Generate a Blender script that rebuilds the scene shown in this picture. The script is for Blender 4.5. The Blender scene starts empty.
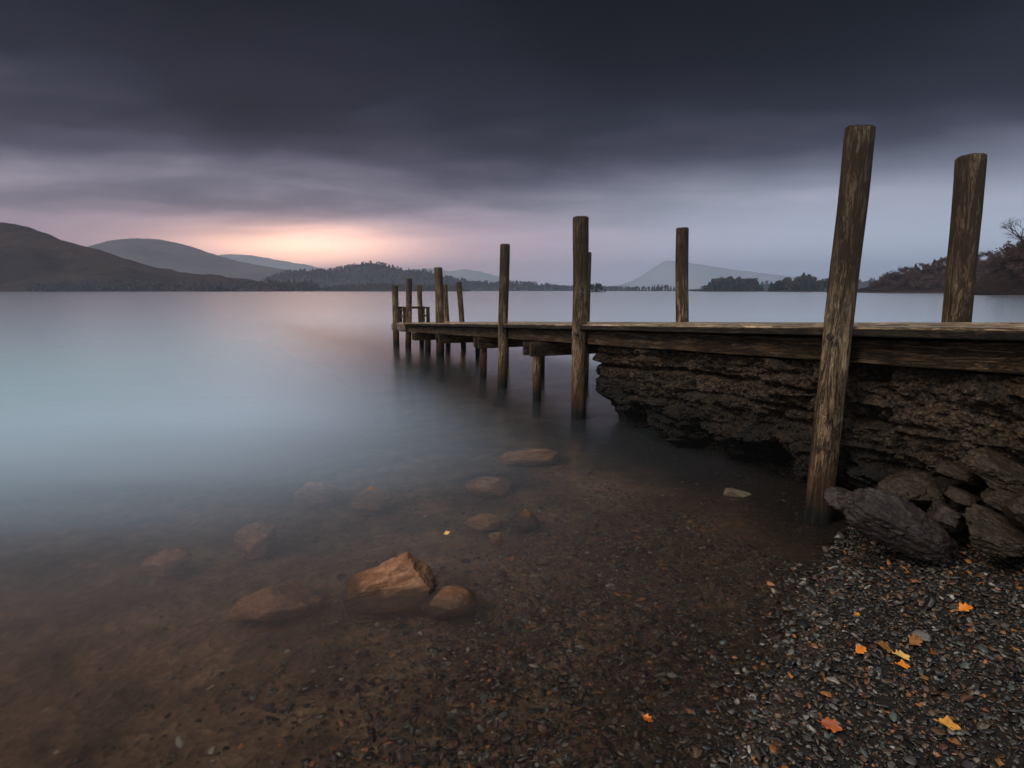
import bpy, bmesh, math, random
import numpy as np
from mathutils import Vector, Matrix, Quaternion

scene = bpy.context.scene
COL = scene.collection
R = math.radians

# ------------------------------------------------------------------ camera
EYE = 1.6
FPX = 580.0
PITCH = R(9.16)
cp, sp = math.cos(PITCH), math.sin(PITCH)
cam_d = bpy.data.cameras.new("camera")
cam = bpy.data.objects.new("camera", cam_d)
COL.objects.link(cam)
cam.location = (0, 0, EYE)
cam.rotation_euler = (R(90) - PITCH, 0, 0)
cam_d.sensor_width = 36.0
cam_d.lens = FPX / 1024 * 36.0
cam_d.clip_start = 0.05
cam_d.clip_end = 30000
scene.camera = cam


def ray(px, py):
    a, b = px - 512.0, py - 384.0
    return Vector((a, FPX * cp - b * sp, -FPX * sp - b * cp))


def atY(px, py, Y):
    d = ray(px, py)
    k = Y / d.y
    return Vector((d.x * k, Y, EYE + d.z * k))


def atz(px, py, z):
    d = ray(px, py)
    k = (z - EYE) / d.z
    return Vector((d.x * k, d.y * k, z))


def project(P):
    P = np.asarray(P, float)
    x, y, z = P[:, 0], P[:, 1], P[:, 2] - EYE
    zc = y * cp - z * sp
    yc = y * sp + z * cp
    return 512 + FPX * x / zc, 384 - FPX * yc / zc, zc


# ------------------------------------------------------------------ noise
def _hash(ix, iy, iz, seed):
    h = (ix.astype(np.int64) * 374761393 + iy.astype(np.int64) * 668265263 + iz.astype(np.int64) * 2147483647 + seed * 144665) & 0xFFFFFFFF
    h = ((h ^ (h >> 13)) * 1274126177) & 0xFFFFFFFF
    h = ((h ^ (h >> 16)) * 2246822519) & 0xFFFFFFFF
    h = h ^ (h >> 15)
    return (h & 0xFFFFFF) / float(0xFFFFFF) * 2 - 1


def vnoise(P, seed=0):
    P = np.asarray(P, float)
    f0 = np.floor(P)
    t = P - f0
    t = t * t * t * (t * (t * 6 - 15) + 10)
    ix, iy, iz = f0[:, 0], f0[:, 1], f0[:, 2]
    out = 0
    for dx in (0, 1):
        wx = t[:, 0] if dx else 1 - t[:, 0]
        for dy in (0, 1):
            wy = t[:, 1] if dy else 1 - t[:, 1]
            for dz in (0, 1):
                wz = t[:, 2] if dz else 1 - t[:, 2]
                out = out + wx * wy * wz * _hash(ix + dx, iy + dy, iz + dz, seed)
    return out


def fbm(P, octaves=4, seed=0, gain=0.5, lac=2.03):
    P = np.asarray(P, float)
    a, s, out = 1.0, 0.0, 0
    for k in range(octaves):
        out = out + a * vnoise(P, seed + 17 * k)
        s += a
        a *= gain
        P = P * lac + 3.7
    return out / s


# ------------------------------------------------------------------ object helpers
def mesh_from(name, V, F, mat=None, smooth=False, attr=None):
    me = bpy.data.meshes.new(name)
    V = np.asarray(V, np.float32)
    if isinstance(F, np.ndarray):
        n, k = F.shape
        me.vertices.add(len(V))
        me.vertices.foreach_set("co", V.ravel())
        me.loops.add(n * k)
        me.loops.foreach_set("vertex_index", F.astype(np.int32).ravel())
        me.polygons.add(n)
        me.polygons.foreach_set("loop_start", np.arange(0, n * k, k, dtype=np.int32))
        me.update(calc_edges=True)
    else:
        me.from_pydata([tuple(map(float, v)) for v in V], [], [tuple(int(i) for i in f) for f in F])
        me.update()
    if smooth:
        me.polygons.foreach_set("use_smooth", [True] * len(me.polygons))
    if attr is not None:
        for an, arr in attr.items():
            at = me.attributes.new(an, 'FLOAT', 'POINT')
            at.data.foreach_set("value", np.asarray(arr, np.float32))
    if mat:
        me.materials.append(mat)
    return me


def link(name, me, parent=None, loc=(0, 0, 0), rot=None):
    o = bpy.data.objects.new(name, me)
    COL.objects.link(o)
    o.location = loc
    if rot is not None:
        if isinstance(rot, Quaternion):
            o.rotation_euler = rot.to_euler()
        else:
            o.rotation_euler = rot
    if parent:
        o.parent = parent
    return o


def tag(o, label=None, cat=None, group=None, kind=None):
    if label: o["label"] = label
    if cat: o["category"] = cat
    if group: o["group"] = group
    if kind: o["kind"] = kind
    return o


def empty(name, loc=(0, 0, 0)):
    o = bpy.data.objects.new(name, None)
    COL.objects.link(o)
    o.location = loc
    o.empty_display_size = 0.3
    return o


_ico = {}
def ico(sub):
    if sub not in _ico:
        bm = bmesh.new()
        bmesh.ops.create_icosphere(bm, subdivisions=sub, radius=1)
        V = np.array([v.co[:] for v in bm.verts])
        F = np.array([[v.index for v in f.verts] for f in bm.faces])
        bm.free()
        _ico[sub] = (V, F)
    V, F = _ico[sub]
    return V.copy(), F.copy()


# ------------------------------------------------------------------ node helpers
class NT:
    def __init__(self, tree):
        self.t = tree
        tree.nodes.clear()

    def n(self, typ, _in=None, **kw):
        nd = self.t.nodes.new(typ)
        for k, v in kw.items():
            setattr(nd, k, v)
        if _in:
            for k, v in _in.items():
                s = nd.inputs[k]
                if isinstance(v, bpy.types.NodeSocket):
                    self.t.links.new(v, s)
                else:
                    s.default_value = v
        return nd

    def math(self, op, a, b=0.0, c=0.0, clamp=False):
        nd = self.n('ShaderNodeMath', {0: a, 1: b, 2: c}, operation=op)
        nd.use_clamp = clamp
        return nd.outputs[0]

    def ramp(self, fac, stops, interp='LINEAR'):
        nd = self.n('ShaderNodeValToRGB', {0: fac})
        cr = nd.color_ramp
        cr.interpolation = interp
        while len(cr.elements) < len(stops):
            cr.elements.new(0.5)
        for e, (p, c) in zip(cr.elements, stops):
            e.position = p
            if not hasattr(c, '__len__'):
                c = (c, c, c)
            e.color = (c[0], c[1], c[2], 1)
        return nd.outputs[0]

    def mix(self, fac, a, b, typ='MIX'):
        nd = self.n('ShaderNodeMix', data_type='RGBA', blend_type=typ)
        for s, v in ((nd.inputs[0], fac), (nd.inputs[6], a), (nd.inputs[7], b)):
            if isinstance(v, bpy.types.NodeSocket):
                self.t.links.new(v, s)
            elif hasattr(v, '__len__'):
                s.default_value = (v[0], v[1], v[2], 1)
            else:
                s.default_value = v
        return nd.outputs[2]

    def noise(self, vec, scale, detail=4, rough=0.55, dist=0.0):
        return self.n('ShaderNodeTexNoise', {'Vector': vec, 'Scale': scale, 'Detail': detail, 'Roughness': rough, 'Distortion': dist}).outputs[0]

    def mapping(self, vec, scale=(1, 1, 1), loc=(0, 0, 0), rot=(0, 0, 0)):
        return self.n('ShaderNodeMapping', {'Vector': vec, 'Scale': scale, 'Location': loc, 'Rotation': rot}).outputs[0]

    def link(self, a, b):
        self.t.links.new(a, b)


def new_mat(name):
    m = bpy.data.materials.new(name)
    m.use_nodes = True
    return m, NT(m.node_tree)


def srgb(r, g, b):
    def f(c):
        c /= 255.0
        return c / 12.92 if c <= 0.04045 else ((c + 0.055) / 1.055) ** 2.4
    return (f(r), f(g), f(b))


def finish(nt, col, rough, bump=None, bstr=0.5, bdist=0.01, spec=0.5):
    b = nt.n('ShaderNodeBsdfPrincipled', {'Base Color': col, 'Roughness': rough, 'Specular IOR Level': spec})
    if bump is not None:
        bp = nt.n('ShaderNodeBump', {'Height': bump, 'Strength': bstr, 'Distance': bdist})
        nt.link(bp.outputs[0], b.inputs['Normal'])
    o = nt.n('ShaderNodeOutputMaterial')
    nt.link(b.outputs[0], o.inputs[0])
    return b


# ------------------------------------------------------------------ materials
def wood_material(name, grain, dark, mid, pale, water_stain=True, rough=0.75, attr=False, shade_top=False):
    m, nt = new_mat(name)
    tc = nt.n('ShaderNodeTexCoord')
    oi = nt.n('ShaderNodeObjectInfo')
    off = nt.n('ShaderNodeVectorMath', {0: tc.outputs['Object'], 1: (0, 0, 0)}, operation='ADD')
    comb = nt.n('ShaderNodeCombineXYZ', {0: nt.math('MULTIPLY', oi.outputs['Random'], 37.0), 1: nt.math('MULTIPLY', oi.outputs['Random'], 11.0), 2: nt.math('MULTIPLY', oi.outputs['Random'], 23.0)})
    nt.link(comb.outputs[0], off.inputs[1])
    vec = off.outputs[0]
    if attr:
        at = nt.n('ShaderNodeAttribute', attribute_name='rnd')
        o2 = nt.n('ShaderNodeCombineXYZ', {0: nt.math('MULTIPLY', at.outputs['Fac'], 91.0), 1: nt.math('MULTIPLY', at.outputs['Fac'], 47.0)})
        vec = nt.n('ShaderNodeVectorMath', {0: vec, 1: o2.outputs[0]}, operation='ADD').outputs[0]
    g = nt.mapping(vec, scale=grain)
    fib = nt.noise(g, 3.0, 6, 0.62, 0.9)
    fine = nt.noise(g, 16.0, 5, 0.7, 0.3)
    patch = nt.noise(vec, 3.0, 4, 0.6)
    crack = nt.noise(g, 2.2, 8, 0.75, 0.8)
    crack_m = nt.ramp(nt.math('ABSOLUTE', nt.math('SUBTRACT', crack, 0.5)), [(0.0, 0.0), (0.018, 0.35), (0.045, 1.0)])
    crack2 = nt.noise(g, 5.5, 7, 0.75, 1.2)
    crack_m = nt.math('MULTIPLY', crack_m, nt.ramp(nt.math('ABSOLUTE', nt.math('SUBTRACT', crack2, 0.47)), [(0.0, 0.25), (0.02, 1.0)]))
    f = nt.math('ADD', nt.math('MULTIPLY', fib, 0.5), nt.math('MULTIPLY', fine, 0.5))
    f = nt.math('ADD', f, nt.math('MULTIPLY', nt.math('SUBTRACT', patch, 0.5), 0.55))
    col = nt.ramp(f, [(0.30, dark), (0.5, mid), (0.74, pale)])
    if attr:
        v = nt.math('MULTIPLY_ADD', at.outputs['Fac'], 0.6, 0.65)
        vv = nt.n('ShaderNodeCombineXYZ', {0: v, 1: v, 2: v}).outputs[0]
        col = nt.mix(1.0, col, vv, 'MULTIPLY')
    col = nt.mix(crack_m, tuple(c * 0.25 for c in dark), col)
    if water_stain:
        geo = nt.n('ShaderNodeNewGeometry')
        sep = nt.n('ShaderNodeSeparateXYZ', {0: geo.outputs['Position']})
        zz = nt.math('ADD', sep.outputs[2], nt.math('MULTIPLY', nt.math('SUBTRACT', nt.noise(nt.mapping(vec, scale=(9, 9, 1.5)), 3.0, 4), 0.5), 0.25))
        rust = nt.ramp(nt.math('DIVIDE', zz, 1.0), [(0.05, 1.0), (0.32, 0.8), (0.52, 0.0)])
        col = nt.mix(rust, col, nt.mix(fine, (0.035, 0.016, 0.008), (0.13, 0.055, 0.02)))
        blk = nt.ramp(zz, [(0.08, 1.0), (0.30, 0.0)])
        col = nt.mix(blk, col, (0.010, 0.009, 0.008))
    if shade_top:  # shading painted by height, posts darker towards the top
        gz = nt.n('ShaderNodeSeparateXYZ', {0: nt.n('ShaderNodeNewGeometry').outputs['Position']}).outputs[2]
        gz = nt.math('ADD', gz, nt.math('MULTIPLY', nt.math('SUBTRACT', nt.noise(vec, 1.7, 4, 0.6), 0.5), 1.3))
        top_shade = nt.ramp(nt.math('MULTIPLY', gz, 0.4), [(0.46, 0.0), (0.72, 0.82)])
        col = nt.mix(top_shade, col, nt.mix(fine, (0.022, 0.014, 0.009), (0.085, 0.055, 0.034)))
    h = nt.math('ADD', nt.math('MULTIPLY', f, 0.8), nt.math('MULTIPLY', crack_m, 0.7))
    finish(nt, col, rough, h, 1.0, 0.014, spec=0.3)
    return m


POST = wood_material('weathered_post_wood', (6, 6, 0.8), (0.045, 0.026, 0.014), (0.22, 0.140, 0.080), (0.58, 0.435, 0.28), shade_top=True)
BEAM = wood_material('weathered_beam_wood', (0.8, 9, 9), (0.018, 0.011, 0.006), (0.090, 0.055, 0.029), (0.25, 0.16, 0.088))
FENDER = wood_material('pale_board_wood', (0.8, 9, 9), (0.10, 0.075, 0.06), (0.26, 0.19, 0.15), (0.42, 0.34, 0.28), False)
EDGE = wood_material('edge_shade_and_moss', (0.8, 9, 9), (0.010, 0.007, 0.005), (0.035, 0.024, 0.016), (0.09, 0.065, 0.045), False)
DECK = wood_material('deck_plank_wood', (0.8, 9, 9), (0.34, 0.23, 0.14), (0.64, 0.45, 0.28), (0.80, 0.61, 0.41), False, rough=0.3, attr=True)


def iron_material():
    m, nt = new_mat('rusty_iron')
    tc = nt.n('ShaderNodeTexCoord')
    n = nt.noise(tc.outputs['Object'], 60, 4)
    finish(nt, nt.ramp(n, [(0.35, (0.012, 0.010, 0.010)), (0.7, (0.06, 0.03, 0.018))]), 0.5, n, 0.4, 0.003)
    return m
IRON = iron_material()


def masonry_material():
    m, nt = new_mat('crumbling_masonry')
    geo = nt.n('ShaderNodeNewGeometry')
    P = geo.outputs['Position']
    big = nt.noise(P, 2.2, 5, 0.6)
    mid = nt.noise(P, 14, 6, 0.7)
    fine = nt.noise(P, 60, 5, 0.7)
    vor = nt.n('ShaderNodeTexVoronoi', {'Vector': P, 'Scale': 52.0, 'Randomness': 1.0})
    f = nt.math('ADD', nt.math('MULTIPLY', big, 0.35), nt.math('ADD', nt.math('MULTIPLY', mid, 0.35), nt.math('MULTIPLY', fine, 0.3)))
    col = nt.ramp(f, [(0.38, (0.005, 0.0035, 0.003)), (0.47, (0.030, 0.019, 0.012)), (0.55, (0.090, 0.058, 0.036)), (0.66, (0.25, 0.18, 0.12))])
    peb = nt.n('ShaderNodeSeparateColor', {0: vor.outputs['Color']}).outputs[0]
    col = nt.mix(nt.ramp(peb, [(0.88, 0.0), (0.94, 0.4)]), col, (0.19, 0.14, 0.10))
    col = nt.mix(nt.ramp(peb, [(0.25, 0.8), (0.32, 0.0)]), col, (0.008, 0.006, 0.005))
    moss = nt.ramp(nt.noise(P, 1.3, 4, 0.6), [(0.56, 0.0), (0.68, 0.55)])
    col = nt.mix(moss, col, (0.11, 0.055, 0.028))
    sep = nt.n('ShaderNodeSeparateXYZ', {0: P})
    zz = nt.math('ADD', sep.outputs[2], nt.math('MULTIPLY', nt.math('SUBTRACT', nt.noise(P, 3.0, 5, 0.7), 0.5), 0.9))
    wet = nt.ramp(zz, [(0.30, 1.0), (0.80, 0.0)])  # wet foot, blackened higher up to paint in the shade there
    col = nt.mix(wet, col, (0.008, 0.0065, 0.0055))
    h = nt.math('ADD', nt.math('MULTIPLY', mid, 0.6), nt.math('ADD', nt.math('MULTIPLY', fine, 0.5), nt.math('MULTIPLY', vor.outputs['Distance'], 0.5)))
    finish(nt, col, 0.7, h, 1.0, 0.045, spec=0.35)
    return m
MASONRY = masonry_material()


def rock_material(name, c0, c1, c2, strata=(3, 3, 9), rough=0.7, seed=0.0, waterline=False):
    m, nt = new_mat(name)
    tc = nt.n('ShaderNodeTexCoord')
    P = nt.mapping(tc.outputs['Object'], loc=(seed, seed * 1.7, seed * .6))
    st = nt.noise(nt.mapping(P, scale=strata), 3.0, 7, 0.68, 0.5)
    fine = nt.noise(P, 45, 6, 0.7)
    patch = nt.noise(P, 5, 4, 0.6)
    f = nt.math('ADD', nt.math('MULTIPLY', st, 0.5), nt.math('ADD', nt.math('MULTIPLY', fine, 0.25), nt.math('MULTIPLY', patch, 0.25)))
    col = nt.ramp(f, [(0.33, c0), (0.5, c1), (0.66, c2)])
    if waterline:
        geo = nt.n('ShaderNodeNewGeometry')
        z = nt.n('ShaderNodeSeparateXYZ', {0: geo.outputs['Position']}).outputs[2]
        zz = nt.math('ADD', z, nt.math('MULTIPLY', nt.math('SUBTRACT', patch, 0.5), 0.06))
        wet = nt.ramp(nt.math('MULTIPLY_ADD', zz, 4.0, 0.4), [(0.48, 1.0), (0.66, 0.0)])
        col = nt.mix(nt.math('MULTIPLY', wet, 0.8), col, (0.02, 0.013, 0.008))
    h = nt.math('ADD', nt.math('MULTIPLY', st, 0.8), nt.math('MULTIPLY', fine, 0.35))
    finish(nt, col, rough, h, 1.0, 0.02, spec=0.35)
    return m


ROCK_BROWN = rock_material('rust_brown_rock', (0.035, 0.016, 0.009), (0.21, 0.092, 0.045), (0.50, 0.28, 0.165), waterline=True)
ROCK_SUNK = rock_material('silty_brown_rock', (0.10, 0.05, 0.026), (0.30, 0.155, 0.085), (0.45, 0.26, 0.15), seed=3.1)
ROCK_SLATE = rock_material('wet_slate_rock', (0.005, 0.0035, 0.003), (0.026, 0.018, 0.016), (0.080, 0.060, 0.053), strata=(5, 5, 6.5), rough=0.45, seed=7.7)
ROCK_HEAP = rock_material('brown_heap_rock', (0.006, 0.004, 0.003), (0.032, 0.021, 0.013), (0.10, 0.07, 0.046), strata=(9, 9, 9), rough=0.5, seed=5.2)
ROCK_PALE = rock_material('pale_stone', (0.04, 0.027, 0.018), (0.09, 0.064, 0.044), (0.16, 0.12, 0.085), seed=9.0)


def gravel_material():
    m, nt = new_mat('wet_shingle')
    at = nt.n('ShaderNodeAttribute', attribute_name='rnd')
    tone = nt.n('ShaderNodeAttribute', attribute_name='tone')
    geo = nt.n('ShaderNodeNewGeometry')
    P = geo.outputs['Position']
    col = nt.ramp(at.outputs['Fac'], [
        (0.0, (0.014, 0.013, 0.014)), (0.16, (0.026, 0.022, 0.020)), (0.28, (0.054, 0.047, 0.044)), (0.38, (0.050, 0.036, 0.026)),
        (0.50, (0.085, 0.052, 0.031)), (0.62, (0.022, 0.017, 0.014)), (0.72, (0.075, 0.036, 0.020)), (0.79, (0.065, 0.072, 0.064)),
        (0.86, (0.13, 0.115, 0.10)), (0.94, (0.26, 0.10, 0.03)), (0.975, (0.27, 0.24, 0.21)), (1.0, (0.30, 0.26, 0.22))], 'CONSTANT')
    n = nt.noise(P, 130, 4, 0.6)
    vein = nt.noise(P, 38, 3, 0.6)
    k = nt.math('MULTIPLY', nt.math('MULTIPLY_ADD', n, 0.9, 0.55), nt.math('MULTIPLY_ADD', tone.outputs['Fac'], 0.7, 0.6))
    kk = nt.n('ShaderNodeCombineXYZ', {0: k, 1: k, 2: k}).outputs[0]
    col = nt.mix(1.0, col, kk, 'MULTIPLY')
    col = nt.mix(nt.ramp(vein, [(0.6, 0.0), (0.72, 0.25)]), col, (0.10, 0.085, 0.07))
    finish(nt, col, nt.math('MULTIPLY_ADD', tone.outputs['Fac'], 0.32, 0.16), n, 0.5, 0.004, spec=0.5)
    return m
GRAVEL = gravel_material()


def bed_material():
    m, nt = new_mat('shore_bed')
    geo = nt.n('ShaderNodeNewGeometry')
    P = geo.outputs['Position']
    big = nt.noise(P, 1.1, 5, 0.6)
    mid = nt.noise(P, 9, 6, 0.7)
    vor = nt.n('ShaderNodeTexVoronoi', {'Vector': P, 'Scale': 26.0})
    pc = nt.n('ShaderNodeSeparateColor', {0: vor.outputs['Color']}).outputs[0]
    silt = nt.ramp(nt.math('ADD', nt.math('MULTIPLY', big, 0.4), nt.math('ADD', nt.math('MULTIPLY', nt.noise(P, 3.2, 4, 0.6), 0.35), nt.math('MULTIPLY', mid, 0.25))), [(0.36, (0.030, 0.018, 0.012)), (0.5, (0.13, 0.083, 0.052)), (0.62, (0.26, 0.17, 0.105))])
    col = nt.mix(nt.ramp(pc, [(0.0, 0.0), (0.8, 0.45)]), silt, (0.035, 0.026, 0.020))
    z = nt.n('ShaderNodeSeparateXYZ', {0: P}).outputs[2]
    dry = nt.ramp(nt.math('MULTIPLY_ADD', z, 2.0, 0.5), [(0.35, 0.0), (0.55, 1.0)])
    col = nt.mix(dry, col, (0.014, 0.011, 0.009))
    # shade at the foot of the pier, painted dark into the bed
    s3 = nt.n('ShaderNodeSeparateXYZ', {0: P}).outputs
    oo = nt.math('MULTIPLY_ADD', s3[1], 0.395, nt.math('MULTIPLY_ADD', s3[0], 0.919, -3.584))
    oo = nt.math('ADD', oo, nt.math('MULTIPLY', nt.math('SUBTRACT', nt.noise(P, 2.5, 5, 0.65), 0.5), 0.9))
    pier_shade = nt.math('MULTIPLY', nt.ramp(nt.math('MULTIPLY_ADD', oo, 0.4, 0.6), [(0.2, 0.0), (0.55, 1.0)]), nt.n('ShaderNodeMapRange', {'Value': s3[1], 'From Min': 6.6, 'From Max': 9.5, 'To Min': 1.0, 'To Max': 0.0}, interpolation_type='SMOOTHSTEP').outputs[0])
    col = nt.mix(pier_shade, col, (0.012, 0.009, 0.007))
    h = nt.math('ADD', mid, nt.math('MULTIPLY', vor.outputs['Distance'], 0.6))
    finish(nt, col, 0.8, h, 0.8, 0.03, spec=0.3)
    return m
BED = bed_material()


def water_material():
    m, nt = new_mat('lake_water')
    geo = nt.n('ShaderNodeNewGeometry')
    P = geo.outputs['Position']
    streak = nt.noise(nt.mapping(P, scale=(0.5, 2.4, 1.0)), 1.6, 4, 0.55)
    swell = nt.noise(nt.mapping(P, scale=(0.12, 0.5, 1.0)), 1.0, 3, 0.5)
    h = nt.math('ADD', nt.math('MULTIPLY', streak, 0.35), swell)
    bp = nt.n('ShaderNodeBump', {'Height': h, 'Strength': 0.10, 'Distance': 0.05})
    # milky water away from the shore, reflected sky brightness painted in; clear over shingle
    sep = nt.n('ShaderNodeSeparateXYZ', {0: P})
    d = nt.math('ADD', nt.math('MULTIPLY', sep.outputs[0], -0.34), nt.math('MULTIPLY', sep.outputs[1], 0.9))
    d = nt.math('ADD', d, nt.math('MULTIPLY', nt.math('SUBTRACT', swell, 0.5), 1.2))
    milk = nt.n('ShaderNodeMapRange', {'Value': d, 'From Min': WATER['near'], 'From Max': WATER['far'], 'To Min': WATER['m0'], 'To Max': WATER['m1']}, interpolation_type='SMOOTHSTEP').outputs[0]
    # milk cut close to the jetty, painting in its dark reflection
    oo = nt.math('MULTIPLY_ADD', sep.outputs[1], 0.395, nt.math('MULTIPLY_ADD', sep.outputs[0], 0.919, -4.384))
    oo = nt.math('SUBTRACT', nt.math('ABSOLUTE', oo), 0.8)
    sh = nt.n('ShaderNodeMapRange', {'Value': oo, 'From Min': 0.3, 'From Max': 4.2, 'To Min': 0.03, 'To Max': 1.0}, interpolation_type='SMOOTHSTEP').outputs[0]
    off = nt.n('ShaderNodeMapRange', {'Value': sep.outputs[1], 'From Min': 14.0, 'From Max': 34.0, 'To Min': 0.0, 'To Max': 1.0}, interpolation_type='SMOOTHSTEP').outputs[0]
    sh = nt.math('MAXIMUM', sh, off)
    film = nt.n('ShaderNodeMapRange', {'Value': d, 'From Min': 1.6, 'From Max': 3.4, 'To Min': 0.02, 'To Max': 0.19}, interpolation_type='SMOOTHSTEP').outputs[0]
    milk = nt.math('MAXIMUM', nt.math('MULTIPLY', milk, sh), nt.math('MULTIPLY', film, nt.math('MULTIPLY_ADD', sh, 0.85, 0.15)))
    refr = nt.n('ShaderNodeBsdfRefraction', {'Color': (0.99, 0.94, 0.88, 1), 'Roughness': WATER['rr'], 'IOR': 1.33, 'Normal': bp.outputs[0]})
    clear = nt.n('ShaderNodeMapRange', {'Value': d, 'From Min': 2.6, 'From Max': 5.4, 'To Min': 0.0, 'To Max': 1.0}, interpolation_type='SMOOTHSTEP').outputs[0]
    teal_left = nt.n('ShaderNodeMapRange', {'Value': nt.math('ADD', sep.outputs[0], nt.math('MULTIPLY', swell, 3.0)), 'From Min': -1.0, 'From Max': -8.0, 'To Min': 0.0, 'To Max': 1.0}, interpolation_type='SMOOTHSTEP').outputs[0]  # body colour turns teal towards the left
    teal_left = nt.math('MULTIPLY', teal_left, nt.n('ShaderNodeMapRange', {'Value': sep.outputs[1], 'From Min': 9.0, 'From Max': 40.0, 'To Min': 1.0, 'To Max': 0.0}).outputs[0])
    deepc = nt.mix(teal_left, WATER['body'], (0.46, 0.68, 0.77))
    body = nt.n('ShaderNodeBsdfDiffuse', {'Color': nt.mix(clear, (0.28, 0.215, 0.21), deepc), 'Normal': bp.outputs[0]})
    inner = nt.n('ShaderNodeMixShader', {0: milk, 1: refr.outputs[0], 2: body.outputs[0]})
    gl = nt.n('ShaderNodeBsdfGlossy', {'Color': (1, 1, 1, 1), 'Roughness': WATER['gr'], 'Normal': bp.outputs[0]})
    fr = nt.n('ShaderNodeFresnel', {'IOR': 1.33, 'Normal': bp.outputs[0]})
    mx = nt.n('ShaderNodeMixShader', {0: fr.outputs[0], 1: inner.outputs[0], 2: gl.outputs[0]})
    o = nt.n('ShaderNodeOutputMaterial')
    nt.link(mx.outputs[0], o.inputs[0])
    return m


WATER = dict(near=1.9, far=8.6, m0=0.0, m1=0.94, rr=0.135, gr=0.20, body=(0.53, 0.65, 0.79))


def veg_material(name, c0, c1, c2, scale=0.4, rough=0.9):
    m, nt = new_mat(name)
    geo = nt.n('ShaderNodeNewGeometry')
    oi = nt.n('ShaderNodeObjectInfo')
    n = nt.noise(geo.outputs['Position'], scale, 4, 0.65)
    k = nt.math('ADD', nt.math('MULTIPLY', n, 0.8), nt.math('MULTIPLY', oi.outputs['Random'], 0.2))
    col = nt.ramp(k, [(0.3, c0), (0.5, c1), (0.72, c2)])
    finish(nt, col, rough, spec=0.15)
    return m


CONIFER = veg_material('conifer_needles', (0.010, 0.016, 0.012), (0.020, 0.030, 0.022), (0.035, 0.045, 0.030))
BROAD = veg_material('autumn_foliage', (0.020, 0.018, 0.014), (0.045, 0.036, 0.026), (0.075, 0.055, 0.035))
TWIGS = veg_material('bare_russet_twigs', (0.030, 0.017, 0.013), (0.068, 0.038, 0.028), (0.12, 0.070, 0.045), 0.12)
FAR_PINE = veg_material('far_conifer_wood', (0.030, 0.036, 0.036), (0.048, 0.054, 0.052), (0.070, 0.074, 0.066))  # lightened and greyed to paint in distance haze
FAR_BROAD = veg_material('far_autumn_wood', (0.040, 0.036, 0.034), (0.064, 0.056, 0.050), (0.09, 0.075, 0.062))  # paler than the near foliage, haze put into the colour
BARK = veg_material('dark_bark', (0.016, 0.012, 0.010), (0.030, 0.024, 0.020), (0.05, 0.04, 0.03), 2.0)


def hill_material(name, c0, c1, c2, s=0.004):
    m, nt = new_mat(name)
    geo = nt.n('ShaderNodeNewGeometry')
    P = geo.outputs['Position']
    a = nt.noise(P, s, 6, 0.62)
    b = nt.noise(P, s * 9, 5, 0.7)
    col = nt.ramp(nt.math('ADD', nt.math('MULTIPLY', a, 0.6), nt.math('MULTIPLY', b, 0.4)), [(0.36, c0), (0.5, c1), (0.66, c2)])
    finish(nt, col, 0.95, b, 1.0, 6.0, spec=0.05)
    return m


HILL_BRACKEN = hill_material('bracken_hillside', (0.012, 0.009, 0.008), (0.036, 0.024, 0.019), (0.07, 0.043, 0.03))
HILL_FELL = hill_material('grassy_fell', (0.085, 0.082, 0.09), (0.13, 0.122, 0.13), (0.17, 0.16, 0.165), 0.002)  # fell colour paled to help paint in the haze
HILL_MIST = hill_material('haze_paled_fell', (0.25, 0.275, 0.31), (0.30, 0.33, 0.37), (0.34, 0.37, 0.41), 0.002)  # distance haze painted into the base colour
HILL_WOOD = hill_material('wooded_hillside', (0.028, 0.030, 0.028), (0.045, 0.046, 0.040), (0.07, 0.064, 0.054), 0.01)  # lightened like the far woods, some haze in the colour
BANK_MAT = hill_material('leaf_littered_bank', (0.020, 0.012, 0.009), (0.045, 0.026, 0.018), (0.08, 0.045, 0.028), 0.05)
REED = hill_material('reedy_shore', (0.08, 0.035, 0.02), (0.16, 0.075, 0.045), (0.22, 0.11, 0.07), 0.3)

# ------------------------------------------------------------------ the shore
SHORE = np.array([(0.1, -60), (0.2, -8), (0.45, 0), (0.80, 1.73), (1.32, 2.5), (1.92, 3.27), (2.55, 4.0), (3.4, 4.5), (6, 5.6), (15, 9.5), (40, 24),
                  (90, 60), (170, 150), (190, 185), (400, 260), (6000, 700)], float)


def shore_s(x, y):
    """signed distance to the waterline, positive on land (right of the line)"""
    P = np.stack([x, y], -1)
    best = np.full(len(P), 1e18)
    sg = np.ones(len(P))
    for A, B in zip(SHORE[:-1], SHORE[1:]):
        ab = B - A
        t = np.clip(((P - A) @ ab) / (ab @ ab), 0, 1)
        q = A + t[:, None] * ab
        d = P - q
        dd = (d * d).sum(1)
        cr = ab[0] * (P[:, 1] - A[1]) - ab[1] * (P[:, 0] - A[0])
        upd = dd < best
        best = np.where(upd, dd, best)
        sg = np.where(upd, np.where(cr < 0, 1.0, -1.0), sg)
    return np.sqrt(best) * sg


def ground_z(x, y):
    x = np.atleast_1d(np.asarray(x, float)); y = np.atleast_1d(np.asarray(y, float))
    s = shore_s(x, y)
    P = np.stack([x, y, np.zeros_like(x)], -1)
    land = np.where(s < 1.6, 0.16 * s, 0.256 + 0.09 * (s - 1.6))
    land = np.minimum(land, 2.2 + 0.02 * np.maximum(s - 22, 0))
    w = -s
    w_ = np.minimum(np.maximum(w, 0), 14)
    deep = 0.10 * w_ + 0.022 * w_ ** 2
    z = np.where(s > 0, land, -deep)
    near = np.clip(1 - np.hypot(x, y) / 60, 0, 1)
    z = z + near * (0.035 * fbm(P * 1.3, 3, 5) + 0.012 * fbm(P * 6, 3, 9)) * np.clip(np.abs(s) * 1.2 + 0.25, 0, 1)
    return z


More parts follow.
